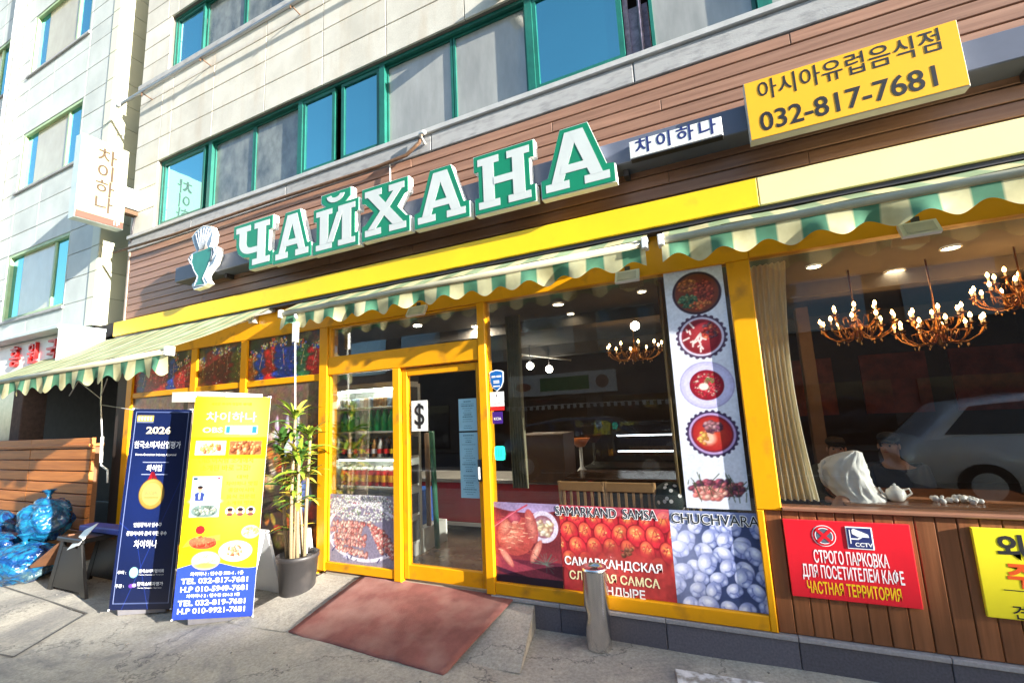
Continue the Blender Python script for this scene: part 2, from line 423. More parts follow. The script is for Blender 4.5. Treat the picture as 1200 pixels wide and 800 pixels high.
def piece(name, parent, x0, x1, y0, y1, z0, z1, mt, b=.003, jit=0):
    """one small bevelled block: its own object, mesh data shared between equal ones"""
    w, d, h = round(x1 - x0, 3), round(y1 - y0, 3), round(z1 - z0, 3)
    k = (w, d, h, mt.name, b)
    if k not in BOXC:
        t = MB().bbox(0, w, 0, d, 0, h, b); me = bpy.data.meshes.new(name); me.from_pydata(t.v, [], t.f); me.materials.append(mt); BOXC[k] = me
    o = bpy.data.objects.new(name, BOXC[k]); COL.objects.link(o); o.parent = parent
    off = wloc(parent) if parent else Vector((0, 0, 0))
    o.location = Vector((x0, y0 + (random.uniform(-jit, jit) if jit else 0), z0)) - off
    return o
FX = ((1, 0, 0), (0, 0, 1)); 
def text(body, h, c, parent, mt, u=(1, 0, 0), v=(0, 0, 1), off=0.0, name='lettering', xs=1.0, align='CENTER', depth=0.0, slant=0, vs=1.0, spacing=1.0, fw=None):
    """lettering laid flat on a plane: c = centre (or left/right end) of the line, h = cap height"""
    cu = bpy.data.curves.new('t', 'FONT'); cu.body = body; cu.size = h / .72; cu.offset = off * h; cu.align_x = align; cu.align_y = 'CENTER'
    cu.resolution_u = 3; cu.shear = slant; cu.extrude = depth; cu.space_character = spacing
    o = bpy.data.objects.new('t', cu); COL.objects.link(o)
    me = bpy.data.meshes.new_from_object(o.evaluated_get(bpy.context.evaluated_depsgraph_get()))
    bpy.data.objects.remove(o); bpy.data.curves.remove(cu)
    if fw:
        xx_ = [q.co.x for q in me.vertices]; xs = fw / max(1e-6, max(xx_) - min(xx_))
    u, v = Vector(u), Vector(v); nn = u.cross(v).normalized()
    offp = wloc(parent) if parent else Vector((0, 0, 0)); C = Vector(c) - offp
    for q in me.vertices: q.co = C + u * (q.co.x * xs) + v * (q.co.y * vs) + nn * (q.co.z)
    me.materials.clear(); me.materials.append(mt)
    r = bpy.data.objects.new(name, me); COL.objects.link(r); r.parent = parent
    return r

# ------------------------------------------------------------------ flat print painter
class Img:
    def __init__(s, w, h, res, col=(1, 1, 1)):
        s.w, s.h = w, h; s.nx, s.ny = int(w / res) + 1, int(h / res) + 1
        s.X, s.Y = np.meshgrid(np.linspace(0, w, s.nx), np.linspace(0, h, s.ny)); s.res = res
        s.C = np.zeros((s.ny, s.nx, 3)); s.C[:] = col
    def mixm(s, m, col):
        m = np.clip(m, 0, 1)[..., None]; s.C = s.C * (1 - m) + np.asarray(col) * m
    def rect(s, x0, x1, y0, y1, col, a=1):
        e = s.res
        m = np.clip((s.X - x0) / e + .5, 0, 1) * np.clip((x1 - s.X) / e + .5, 0, 1) * np.clip((s.Y - y0) / e + .5, 0, 1) * np.clip((y1 - s.Y) / e + .5, 0, 1)
        s.mixm(m * a, col)
    def ell(s, cx, cy, rx, ry, col, rot=0, soft=None, a=1, col2=None, hl=(0, 0)):
        R = max(rx, ry) * 1.3 + s.res * 2
        i0, i1 = max(0, int((cy - R) / s.res)), min(s.ny, int((cy + R) / s.res) + 2)
        j0, j1 = max(0, int((cx - R) / s.res)), min(s.nx, int((cx + R) / s.res) + 2)
        if i0 >= i1 or j0 >= j1: return
        X = s.X[i0:i1, j0:j1] - cx; Y = s.Y[i0:i1, j0:j1] - cy
        c_, s_ = math.cos(rot), math.sin(rot); x = (X * c_ + Y * s_) / rx; y = (-X * s_ + Y * c_) / ry
        d = np.sqrt(x * x + y * y); e = soft if soft else s.res / min(rx, ry)
        m = np.clip((1 - d) / e + .5, 0, 1)[..., None] * a
        col = np.asarray(col, float)
        if col2 is not None:
            t = np.clip(np.sqrt((x - hl[0]) ** 2 + (y - hl[1]) ** 2), 0, 1)[..., None] ** 1.5
            col = col * (1 - t) + np.asarray(col2, float) * t
        s.C[i0:i1, j0:j1] = s.C[i0:i1, j0:j1] * (1 - m) + col * m
    def noise(s, size, amp, mono=True, sx=1):
        nx, ny = max(2, int(s.w / size * sx) + 2), max(2, int(s.h / size) + 2)
        g = RNG.random((ny, nx, 1 if mono else 3)) - .5
        fx = s.X / s.w * (nx - 1.001); fy = s.Y / s.h * (ny - 1.001); ix, iy = fx.astype(int), fy.astype(int); tx, ty = (fx - ix)[..., None], (fy - iy)[..., None]
        tx = tx * tx * (3 - 2 * tx); ty = ty * ty * (3 - 2 * ty)
        v = g[iy, ix] * (1 - tx) * (1 - ty) + g[iy, ix + 1] * tx * (1 - ty) + g[iy + 1, ix] * (1 - tx) * ty + g[iy + 1, ix + 1] * tx * ty
        return v * amp
    def grain(s, size, amp, mono=True, sx=1): s.C = np.clip(s.C * (1 + s.noise(size, amp, mono, sx)), 0, 1)
    def line(s, x0, y0, x1, y1, wd, col):
        L = math.hypot(x1 - x0, y1 - y0); t = np.clip(((s.X - x0) * (x1 - x0) + (s.Y - y0) * (y1 - y0)) / (L * L), 0, 1)
        d = np.hypot(s.X - x0 - t * (x1 - x0), s.Y - y0 - t * (y1 - y0)); s.mixm(np.clip((wd / 2 - d) / s.res + .5, 0, 1), col)
    def meat(s, cx, cy, rx, ry, n, pal, size=(.02, .035), rot=None):
        for _ in range(n):
            t = random.uniform(0, 2 * math.pi); q = math.sqrt(random.random())
            x, y = cx + q * rx * math.cos(t), cy + q * ry * math.sin(t); c = np.array(random.choice(pal)); z = random.uniform(*size)
            s.ell(x, y, z, z * random.uniform(.5, .9), np.clip(c * 1.25 + .06, 0, 1), random.uniform(-.6, .6) if rot is None else rot + random.uniform(-.3, .3), soft=.45, col2=c * .74, hl=(-.3, .3))
    def mesh(s, name, o, u, v, parent, mt=None, thick=0.0, edge=None, noff=(0, 0, 0)):
        """flat sheet; o lower-left corner, u,v unit vectors; optional thickness behind the print"""
        o, u, v = Vector(o), Vector(u), Vector(v); off = wloc(parent) if parent else Vector((0, 0, 0)); o = o - off
        nv = s.nx * s.ny
        co = (np.array(o)[None, None] + s.X[..., None] * np.array(u) + s.Y[..., None] * np.array(v)).reshape(-1, 3)
        idx = np.arange(nv).reshape(s.ny, s.nx)
        q = np.stack([idx[:-1, :-1], idx[:-1, 1:], idx[1:, 1:], idx[1:, :-1]], -1).reshape(-1, 4)
        me = bpy.data.meshes.new(name)
        me.vertices.add(nv); me.vertices.foreach_set('co', co.ravel())
        me.loops.add(q.size); me.loops.foreach_set('vertex_index', q.ravel())
        me.polygons.add(len(q)); me.polygons.foreach_set('loop_start', np.arange(len(q)) * 4)
        me.update(calc_edges=True)
        C = np.clip(s.C, 0, 1); L = np.where(C <= .04045, C / 12.92, ((C + .055) / 1.055) ** 2.4)
        at = me.color_attributes.new('print', 'FLOAT_COLOR', 'POINT')
        at.data.foreach_set('color', np.concatenate([L.reshape(-1, 3), np.ones((nv, 1))], 1).ravel())
        me.materials.append(mt or PRINT)
        ob = bpy.data.objects.new(name, me); COL.objects.link(ob); ob.parent = parent
        return ob

def ptag(o, label, cat, group=None):
    o['label'] = label; o['category'] = cat
    if group: o['group'] = group
    return o

def subtract(rects, h):
    out = []
    for (a, b, c, d) in rects:
        x0, x1, z0, z1 = h
        if x1 <= a or x0 >= b or z1 <= c or z0 >= d: out.append((a, b, c, d)); continue
        if c < z0: out.append((a, b, c, z0))
        if z1 < d: out.append((a, b, z1, d))
        lo, hi = max(c, z0), min(d, z1)
        if a < x0: out.append((a, x0, lo, hi))
        if x1 < b: out.append((x1, b, lo, hi))
    return [r for r in out if r[1] - r[0] > .015 and r[3] - r[2] > .015]
def panels(parent, xs, zs, yb, yf, mt, holes, gap=.010, name='stone_panel', jit=.0012):
    for i in range(len(xs) - 1):
        for j in range(len(zs) - 1):
            rs = [(xs[i], xs[i + 1], zs[j], zs[j + 1])]
            for h in holes: rs = subtract(rs, h)
            for a, b, c, d in rs: piece(name, parent, a + gap / 2, b - gap / 2, yf, yb, c + gap / 2, d - gap / 2, mt, .003, jit)
def backing(parent, rect, holes, y0, y1, mt, name='wall'):
    rs = [rect]
    for h in holes: rs = subtract(rs, h)
    t = MB()
    for a, b, c, d in rs: t.box(a, b, y0, y1, c, d)
    return t.build(name, mt, parent)

# ================================================================== SETTING: ground
def sheet(name, x0, x1, y0, y1, z, mt, n=1):
    t = MB(); t.add([(x0, y0, z), (x1, y0, z), (x1, y1, z), (x0, y1, z)], [(0, 1, 2, 3)])
    return t.build(name, mt, None, kind='structure')
sheet('ground', -400, 400, -400, 400, -.03, mat('far_asphalt', (.06, .06, .062), .9, var=.2, scale=.5))
# pavement in front of the shop: poured concrete slabs with a little relief
def pavement():
    nx, ny = 150, 60; t = MB(); xs = np.linspace(-22, 6, nx); ys = np.linspace(-5.2, .3, ny)
    vs = [(x, y, .012 * math.sin(x * 1.3 + y * 2) * math.exp(-((y + 2) / 3) ** 2) + .004 * math.sin(5.1 * x + 3.3 * y) + .002) for y in ys for x in xs]
    fs = [(j * nx + i, j * nx + i + 1, (j + 1) * nx + i + 1, (j + 1) * nx + i) for j in range(ny - 1) for i in range(nx - 1)]
    t.add(vs, fs, True); return t.build('pavement', GROUND, None, kind='structure')
pavement()
ROADM = mat('worn_asphalt', (.055, .055, .058), .85, var=.25, scale=3, bump=.4, bscale=90)
sheet('road', -60, 60, -11.0, -5.2, -.02, ROADM)
t = MB().bbox(-22, 6, -5.35, -5.2, -.03, .015, .02); t.build('kerb', CONC, None, kind='structure')
t = MB()
for k in range(-9, 10): t.box(k * 5, k * 5 + 2.4, -8.16, -8.04, -.0195, -.016)
t.build('road_marking', mat('road_paint', (.6, .6, .58), .8), None, kind='structure')
# seams in the concrete at the left: shallow tooled joints
t = MB()
for a, b in (((-9.2, -1.0), (-5.45, -1.13)), ((-5.45, -1.13), (-5.0, -1.75)), ((-8.0, -2.1), (-5.0, -1.75))):
    d = Vector((b[0] - a[0], b[1] - a[1], 0)).normalized(); nrm = Vector((-d.y, d.x, 0)) * .009
    A, B = Vector((*a, .016)), Vector((*b, .016)); t.add([A - nrm, B - nrm, B + nrm, A + nrm], [(0, 1, 2, 3)])
t.build('pavement_joint', mat('joint_dirt', (.1, .095, .085), .95), None, kind='structure')

# entrance ramp (wedge)
rp = MB()
P = [(-3.72, .0, .17), (-1.50, .0, .17), (-1.35, -.66, .004), (-3.98, -.80, .004)]
n_ = 14; vs = []; fs = []
for j in range(n_ + 1):
    for i in range(n_ * 2 + 1):
        s_, q_ = i / (n_ * 2), j / n_
        a = Vector(P[0]).lerp(Vector(P[1]), s_); b = Vector(P[3]).lerp(Vector(P[2]), s_); p = a.lerp(b, q_)
        p.z = .17 * (1 - q_) ** .95 + .004 * math.sin(9 * p.x + 7 * p.y) * q_ + .004
        vs.append(p)
w_ = n_ * 2 + 1
for j in range(n_):
    for i in range(n_ * 2): fs.append((j * w_ + i, (j + 1) * w_ + i, (j + 1) * w_ + i + 1, j * w_ + i + 1))
rp.add(vs, fs, True)
rp.add([(-3.72, 0, .17), (-3.98, -.8, .004), (-3.72, 0, -.01), (-1.50, 0, .17), (-1.35, -.66, .004), (-1.50, 0, -.01)], [(0, 2, 1), (3, 4, 5)])
ro = rp.build('entrance_ramp', GROUND, None); ro['kind'] = 'structure'
# carpet on the ramp
mt_ = MB(); A, B, Cc, D_ = Vector((-3.24, -.02, .19)), Vector((-1.66, -.03, .19)), Vector((-1.80, -.85, .016)), Vector((-3.29, -.77, .016))
vs = []; fs = []; N = 24
for k, dz in ((0, 0), (1, -.012)):
    for j in range(N + 1):
        for i in range(N + 1):
            p = A.lerp(B, i / N).lerp(D_.lerp(Cc, i / N), j / N)
            q_ = j / N; p.z = .172 * (1 - min(1, q_ * 1.02)) ** .95 + .022 + .004 * math.sin(11 * p.x) * q_ + dz
            e = .003 * random.uniform(-1, 1)
            if i in (0, N): p.x += e
            if j == N: p.y += e
            vs.append(p)
M1 = (N + 1) ** 2
for j in range(N):
    for i in range(N):
        a = j * (N + 1) + i; fs.append((a, a + N + 1, a + N + 2, a + 1))
for i in range(N):
    a = N * (N + 1) + i; fs.append((a, a + M1, a + 1 + M1, a + 1))
    a = i * (N + 1); b = a + N + 1; fs.append((a, a + M1, b + M1, b)); a += N; b += N; fs.append((b, b + M1, a + M1, a))
mt_.add(vs, fs, True)
ptag(mt_.build('carpet', MATRED), 'dusty red doormat carpet sloping down the ramp from the yellow glass door', 'doormat')

# ================================================================== MAIN BUILDING
BX0, BX1 = -7.72, 4.2
bld = thing('commercial_building', (-2, 1, 0), 'pale stone-clad building with teal windows above the yellow framed restaurant front', 'building')
WT, WB = 5.50, 4.46
W2B, W2T = 6.90, 7.86
holes = [(-7.12, 3.6, WB, WT), (-7.03, 3.6, W2B, W2T), (-7.0, 3.6, 9.4, 10.3)]
backing(bld, (BX0, BX1, 4.40, 11.0), holes, .0, .25, JOINT)
t = MB(); t.box(BX0, -7.42, .0, 6.0, 0, 4.40); t.box(BX0, -7.55, .25, 6.0, 4.4, 11); t.box(-7.42, 4.2, .004, .25, 2.9, 4.40); t.build('side_wall', JOINT, bld)
MB().box(-7.722, -7.425, -.012, -.001, .16, 2.94).build('dark_pilaster', mat('dark_pilaster_paint', (.045, .03, .025), .6), bld)
xs = [BX0, -7.12, -6.86, -5.9, -4.85, -3.85, -2.91, -1.93, -.95, .05, 1.05, 2.1, 3.1, BX1]
panels(bld, xs, [5.5, 5.87, 6.22, 6.58, 6.80], .0, -.022, STONE, holes)
panels(bld, xs, [W2T, 8.2, 8.55, 8.9, 9.25, 9.4], .0, -.022, STONE, holes)
panels(bld, [BX0, -7.12], [4.46, 4.8, 5.15, 5.5], .0, -.022, STONE, holes)
panels(bld, [BX0, -7.03], [6.90, 7.22, 7.54, 7.86], .0, -.022, STONE, holes)
panels(bld, [3.6, BX1], [4.46, 5.0, 5.5], .0, -.022, STONE, holes)
# sills: metal drip and concrete band
piece('window_sill', bld, BX0, BX1, -.06, .0, 4.40, 4.455, mat('aged_white_sill', (.48, .48, .46), .5, var=.15), .006)
xb = [BX0, -6.2, -4.4, -2.35, -.38, 1.4, 2.9, BX1]
for i in range(len(xb) - 1): piece('concrete_band', bld, xb[i] + .003, xb[i + 1] - .003, -.035, .0, 4.215, 4.398, CONC, .006)
piece('window_sill', bld, BX0 - .0, BX1, -.07, .0, 6.80, 6.89, CONC, .008)

def window(px0, px1, z0, z1, panes, name_mat=TEAL, y=.03, parent=None, sill=None):
    """aluminium window: outer frame (part) with sashes and panes (sub-parts)"""
    parent = parent or bld
    f = MB(); t_ = .035
    f.box(px0, px1, y, y + .1, z1 - t_, z1); f.box(px0, px1, y, y + .1, z0, z0 + t_)
    f.box(px0, px0 + t_, y + .001, y + .099, z0 + t_, z1 - t_); f.box(px1 - t_, px1, y + .001, y + .099, z0 + t_, z1 - t_)
    fo = f.build('window', name_mat, parent)
    for k, (a, b, kind) in enumerate(panes):
        g = {'sky': SKYG, 'f1': FR1, 'f2': FR2, 'f3': FR3, 'dark': DARKG}[kind]
        za, zb = z0 + t_, z1 - t_
        s_ = MB(); dy = -.018 if kind == 'sky' else .012; w_ = .042 if kind == 'sky' else .026
        ya, yb_ = y + .03 + dy, y + .07 + dy
        s_.box(a, b, ya, yb_, zb - w_, zb); s_.box(a, b, ya, yb_, za, za + w_ * (1.6 if kind == 'sky' else 1))
        s_.box(a, a + w_, ya + .001, yb_ - .001, za + w_, zb - w_); s_.box(b - w_, b, ya + .001, yb_ - .001, za + w_, zb - w_)
        s_.build('sash', name_mat, fo)
        MB().box(a + w_ * .6, b - w_ * .6, ya + .018, ya + .024, za + w_ * .6, zb - w_ * .6).build('pane', g, fo)
    return fo
window(-7.12, -5.99, WB, WT, [(-7.08, -6.12, 'sky')])
window(-5.99, -4.27, WB, WT, [(-5.955, -5.15, 'f1'), (-5.14, -4.31, 'f1')])
window(-4.27, -3.02, WB, WT, [(-4.24, -3.72, 'sky'), (-3.62, -3.06, 'sky')])
window(-3.02, -1.28, WB, WT, [(-2.99, -2.14, 'f2'), (-2.13, -1.32, 'f2')])
window(-1.28, .58, WB, WT, [(-1.25, -.44, 'sky'), (-.22, .54, 'f2')])
window(.58, 2.2, WB, WT, [(.62, 1.36, 'f2'), (1.40, 2.16, 'sky')])
window(2.2, 3.6, WB, WT, [(2.24, 2.9, 'f1'), (2.9, 3.56, 'f1')])
window(-7.03, -4.54, W2B, W2T, [(-6.99, -6.32, 'sky'), (-6.30, -5.45, 'f1'), (-5.43, -4.58, 'f1')])
window(-4.54, -1.2, W2B, W2T, [(-4.5, -3.7, 'sky'), (-3.68, -2.86, 'f2'), (-2.84, -2.0, 'f1'), (-1.98, -1.24, 'sky')])
# what shows in the slightly open gaps: dark room, stored things behind the glass
t = MB(); t.box(-7.5, 4, 2.2, 2.3, 4.0, 6.0); t.box(-7.5, 4, .26, 2.2, 4.3, 4.34); t.box(-7.5, 4, .26, 2.2, 5.7, 5.75); t.build('upper_room', mat('dark_room', (.03, .03, .035), .9), bld)
t = MB(); t.box(-.46, -.24, .2, .3, 4.34, 5.1); t.tube([(-.31, .17, 4.34), (-.30, .17, 5.6)], .018, 6); t.box(-.44, -.40, .16, .2, 4.34, 5.45); t.build('stored_goods', mat('stored_cloth', (.25, .20, .26), .8, var=.5, scale=12), bld)

# wooden fascia, plank by plank
z = 3.10; k = 0
xcuts = [[-7.66, -4.6, -1.1, 1.9, 4.2], [-7.66, -5.9, -2.6, .7, 4.2], [-7.66, -3.7, -.2, 2.9, 4.2]]
while z < 4.19:
    xc = xcuts[k % 3]
    for i in range(len(xc) - 1): piece('fascia_plank', bld, xc[i] + .0015, xc[i + 1] - .0015, -.022, .004, z + .004, min(z + .1, 4.212) - .004, WOODF, .004, .0008)
    z += .1015; k += 1
MB().box(-7.70, -7.662, -.03, .004, 3.1, 4.212).build('fascia_edge_trim', mat('pale_corner_trim', (.42, .33, .26), .6), bld)
# yellow band
piece('fascia_band', bld, -7.64, .36, -.16, -.024, 2.931, 3.132, YELB, .005)
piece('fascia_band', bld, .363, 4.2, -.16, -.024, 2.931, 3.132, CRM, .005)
MB().box(-7.62, 4.2, -.14, .004, 2.90, 2.929).build('band_soffit', DKMETAL, bld)

# ------------------------------------------------------------ yellow shopfront
GY = -.018
fr = MB()
def bar(x0, x1, z0, z1, d=.05, b=.006): fr.bbox(x0, x1, -d, .06, z0, z1, b)
sf = bar
shop = bld
def member(x0, x1, z0, z1, d=.05, mt=YEL, name='yellow_frame'): return piece(name, bld, x0, x1, -d, .055, z0, z1, mt, .006)
member(-7.42, .262, 2.605, 2.905, .05)          # header
member(.263, 4.2, 2.615, 2.905, .05)
# left windows
member(-7.42, -7.29, .16, 2.603, .052)
member(-6.01, -5.89, .16, 2.603, .048)
member(-5.065, -4.955, .16, 2.603, .048)
member(-3.80, -3.685, .20, 2.603, .055)
for a, b in ((-7.288, -6.012), (-5.888, -5.067), (-4.953, -3.802)):
    member(a, b, 2.055, 2.125, .04); member(a, b, .16, .26, .04)
# entrance
member(-3.683, -1.905, 2.10, 2.285, .045)        # transom beam
member(-3.683, -1.905, 2.585, 2.603, .04)
member(-3.683, -3.648, 2.287, 2.583, .04)
member(-2.845, -2.762, .19, 2.098, .05)          # post between display and door
member(-3.683, -2.847, .205, .285, .045)
member(-3.683, -3.655, .287, 2.098, .03)
member(-1.903, -1.826, .195, 2.603, .055)        # mullion right of the door
member(-1.824, .1145, .20, .292, .05)             # sill of poster window
member(.116, .262, .937, 2.603, .052); member(.116, .158, .20, .935, .052)             # pillar
# door leaf
dr = thing('x', (0, 0, 0), '', '')
bpy.data.objects.remove(dr)
df = MB()
df.bbox(-2.755, -2.70, -.015, .035, .215, 2.085, .004); df.bbox(-1.955, -1.91, -.015, .035, .215, 2.085, .004)
df.bbox(-2.699, -1.956, -.014, .034, 2.02, 2.085, .004); df.bbox(-2.699, -1.956, -.014, .034, .215, .335, .004)
door = df.build('door', YEL, bld)
MB().box(-2.70, -1.955, .008, .014, .33, 2.025).build('pane', GLASS, door)
h_ = MB(); h_.bbox(-1.952, -1.918, -.04, -.016, 1.07, 1.25, .004); h_.build('handle', DKMETAL, door)
h_ = MB(); h_.bbox(-1.944, -1.926, -.055, -.0405, 1.09, 1.19, .004); h_.build('handle', WMETAL, door)
# glazing
def glaze(x0, x1, z0, z1): return MB().box(x0, x1, GY, GY + .006, z0, z1).build('pane', GLASS, bld)
glaze(-3.65, -1.9, 2.28, 2.59); glaze(-3.66, -2.84, .28, 2.10); glaze(-1.83, .12, .285, 2.61); glaze(.26, 4.2, .955, 2.62)
for a, b in ((-7.29, -6.01), (-5.89, -5.065), (-4.955, -3.80)): glaze(a, b, 2.12, 2.61); glaze(a, b, .255, 2.06)
# door threshold and plinths
piece('threshold', bld, -3.70, -1.90, -.03, .06, .10, .192, mat('worn_threshold_concrete', (.34, .29, .22), .85, var=.2, bump=.3), .008)
xs_ = [-1.86, -1.28, -.52, .26, .98, 1.74, 2.5, 3.3, 4.2]
for i in range(len(xs_) - 1):
    piece('granite_block', bld, xs_[i] + .002, xs_[i + 1] - .002, -.045, .06, -.02, .166, GRAN, .004)
    piece('granite_coping', bld, xs_[i] + .002, xs_[i + 1] - .002, -.062, .06, .168, .197, GRANT, .004)
xs_ = [-7.72, -6.8, -5.9, -5.0, -4.1, -3.71]
for i in range(len(xs_) - 1): piece('granite_block', bld, xs_[i] + .002, xs_[i + 1] - .002, -.03, .06, -.02, .158, mat('beige_plinth_stone', (.36, .30, .23), .7, var=.15), .004)
# plank panel under the right window
x = .161
while x < 4.15:
    piece('panel_plank', bld, x + .0015, x + .0935, -.034, .05, .2, .935, WOODP, .005, .0008); x += .0955
piece('panel_plank', bld, .2, .2625, -.036, -.053 + .0, .2, .935, WOODP, .003) if False else None
piece('window_ledge', bld, .263, 4.2, -.06, .06, .937, .958, mat('copper_brown_ledge', (.26, .12, .07), .4), .004)
# jambs so that the fascia side closes
# ------------------------------------------------------------ interior
t = MB()
t.box(-7.4, 4.3, .06, 6.2, .16, .18); t.build('interior_floor', INF, bld)
t = MB(); t.box(-7.4, 4.3, .06, 6.2, 2.80, 2.84); t.box(-7.4, 4.3, 1.9, 2.15, 2.66, 2.799); t.box(-7.4, 4.3, 4.3, 4.55, 2.6, 2.799)
t.build('interior_ceiling', INC, bld)
t = MB(); t.box(-7.4, 4.3, 6.2, 6.25, .18, 2.8); t.box(-7.45, -7.40, .06, 6.2, .18, 2.8); t.box(4.3, 4.35, .06, 6.2, .18, 2.8); t.box(-5.0, -4.93, .07, 3.2, .18, 2.8)
t.build('interior_wall', INW, bld)
t = MB()
for xx in (.9, 2.2, 3.4): t.box(xx, xx + .9, 6.15, 6.199, 1.3, 2.3)
t.build('wall_picture', mat('warm_wall_picture', (.22, .04, .02), .5, var=.5, scale=5), bld)
t = MB().box(-.42, -.30, 2.4, 2.6, .18, 2.8); t.box(.98, 1.12, 3.4, 3.6, .18, 2.8); t.build('interior_column', mat('interior_column_wood', (.2, .12, .07), .5), bld)

# ceiling downlights (lamps of the place)
LAMPE = mat('downlight_glow', (1, .95, .85), .5, var=0, emit=(1, .82, .55), es=11)
BULBE = mat('bulb_glow', (1, .8, .5), .5, var=0, emit=(1, .50, .15), es=22)
LAMPB = mat('bright_downlight_glow', (1, .95, .85), .5, var=0, emit=(1, .86, .66), es=220)
def downlight(x, y, r, lab):
    o = thing('ceiling_light', (x, y, 2.80), lab, 'ceiling light', 'round ceiling lights inside the restaurant')
    MB().lathe([(r * 1.15, 0), (r * 1.2, -.012), (r, -.014)], (x, y, 2.799), 20).build('rim', WMETAL, o)
    MB().lathe([(0, -.006), (r, -.006)], (x, y, 2.799), 20).build('diffuser', LAMPB if x < -2.5 else LAMPE, o)
for x, y, r, lab in [(-1.60, 1.80, .042, 'small round ceiling light above the SAMSA poster window, right of the large one'), (-1.56, 1.22, .058, 'large round ceiling light seen in upper left of the poster window'),
                     (-.645, 1.2, .042, 'round ceiling light close to the top edge of the poster window'), (-.52, 2.24, .034, 'small round ceiling light beside the tall food poster'),
                     (-3.50, 1.25, .05, 'round ceiling light seen in left of the transom above the door'), (-2.93, 1.83, .07, 'bright round ceiling light at the right end of the transom'),
                     (1.62, 1.9, .075, 'large round ceiling light above the two left chandeliers of the right window'), (.86, 1.22, .055, 'round ceiling light near the curtain of the right window'),
                     (1.82, 1.27, .06, 'round ceiling light highest up in the right window')]: downlight(x, y, r, lab)
def bare_lamp(c, r, lab):
    o = thing('hanging_lamp', (c[0], c[1], c[2]), lab, 'lamp')
    MB().sphere(c, r, 12, 8).build('globe', mat('globe_glow', (1, 1, .95), .5, var=0, emit=(1, .9, .72), es=12), o)
    MB().tube([(c[0], c[1], c[2] + r * .9), (c[0], c[1], min(2.8, c[2] + .4))], .008, 6).build('cord', DKMETAL, o)
bare_lamp((-.975, 2.65, 2.69), .06, 'bright white globe lamp right above the chandelier in the poster window')
bare_lamp((-3.08, 4.0, 2.42), .065, 'left one of two white spot lamps behind the green sign reflection')
bare_lamp((-2.83, 4.3, 2.36), .065, 'right one of two white spot lamps behind the poster window')
MB().tube([(-3.35, 3.8, 2.66), (-2.5, 4.6, 2.52)], .015, 6).build('lamp_track', WMETAL, bld)

BRASS = mat('polished_brass', (.38, .17, .045), .3, 1.0, var=.1)
CRYST = mat('amber_crystal', (.7, .45, .2), .08, 0, var=.1, spec=1.0)
def chandelier(c, r, n, lab, tiers=1):
    o = thing('chandelier', (c[0], c[1], c[2]), lab, 'chandelier', 'brass chandeliers inside the restaurant')
    MB().tube([(c[0], c[1], 2.8), (c[0], c[1], c[2] - .10)], .007, 6).lathe([(0, -.16), (.03, -.13), (.022, -.06), (.045, -.02), (.02, .05), (.008, .1)], c, 12).build('stem', BRASS, o)
    for tr in range(tiers):
        rr = r * (1 - .38 * tr); dz = .11 * tr; nn = n if tr == 0 else n // 2 + 1
        for k in range(nn):
            a = 2 * math.pi * (k + .3 * tr) / nn; ca, sa = math.cos(a), math.sin(a); q = lambda s_, z_: (c[0] + ca * rr * s_, c[1] + sa * rr * s_, c[2] + z_ + dz)
            arm = MB().tube([q(.05, -.03), q(.3, -.12), q(.6, -.13), q(.88, -.08), q(1, -.02), q(1, .01)], .0065, 5).lathe([(0, -.012), (.028, .0), (.032, .006)], q(1, 0), 8)
            arm.tube([q(.3, -.12), q(.45, -.02), q(.62, -.03), q(.6, -.08)], .004, 4).build('arm', BRASS, o)
            MB().lathe([(.008, 0), (.009, .035)], q(1, .01), 6).build('candle', WMETAL, o)
            MB().lathe([(0, 0), (.011, .008), (.013, .02), (.006, .038), (0, .046)], q(1, .046), 8).build('bulb', BULBE, o)
            MB().lathe([(0, -.035), (.008, -.018), (0, 0)], q(1, -.02), 5).lathe([(0, -.03), (.007, -.015), (0, 0)], q(.6, -.14), 5).build('crystal', CRYST, o)
chandelier((-1.0, 2.6, 2.36), .35, 10, 'brass chandelier with glowing candle bulbs behind the poster window')
chandelier((1.19, 1.6, 2.27), .28, 10, 'brass chandelier nearest the curtain in the right window', 2)
chandelier((1.76, 1.6, 2.17), .29, 11, 'middle brass chandelier of three in the right window, hanging lowest', 2)
chandelier((2.34, 1.6, 2.42), .30, 12, 'brass chandelier at the right edge of the photo, hanging highest', 2)

# drinks cabinet behind the left entrance pane
CAB = mat('cabinet_white_steel', (.5, .52, .48), .4, var=.05)
fg = thing('drinks_cabinet', (-3.5, .75, .18), 'open white drinks shelf stocked with bottles and jars behind the left door pane', 'shelf unit')
t = MB(); t.box(-4.10, -4.02, .38, .74, .18, 2.02); t.box(-4.02, -3.10, .70, .74, .18, 2.0); t.box(-4.02, -3.10, .4, .699, 1.96, 2.02); t.build('cabinet_body', CAB, fg)
MB().box(-3.98, -3.14, .44, .47, 1.935, 1.955).build('light_tube', mat('tube_glow', (1, 1, 1), .5, var=0, emit=(.95, 1, .9), es=12), fg)
MB().box(-3.98, -3.14, .405, .42, 1.185, 1.195).build('light_tube', mat('tube_glow', (1, 1, 1), .5, var=0), fg)
shz = [.34, .62, .92, 1.22, 1.50, 1.76]
for z in shz:
    s_ = MB().bbox(-4.018, -3.10, .40, .69, z - .022, z, .003).build('shelf', CAB, fg)
    MB().box(-3.12, -3.10, .405, .69, z + .002, z + .20).build('end_wire', mat('cab_dark', (.05, .05, .05), .5), s_); MB().bbox(-3.7, -3.58, .392, .399, z - .03, z + .005, .001).build('price_tag', WINK, s_)
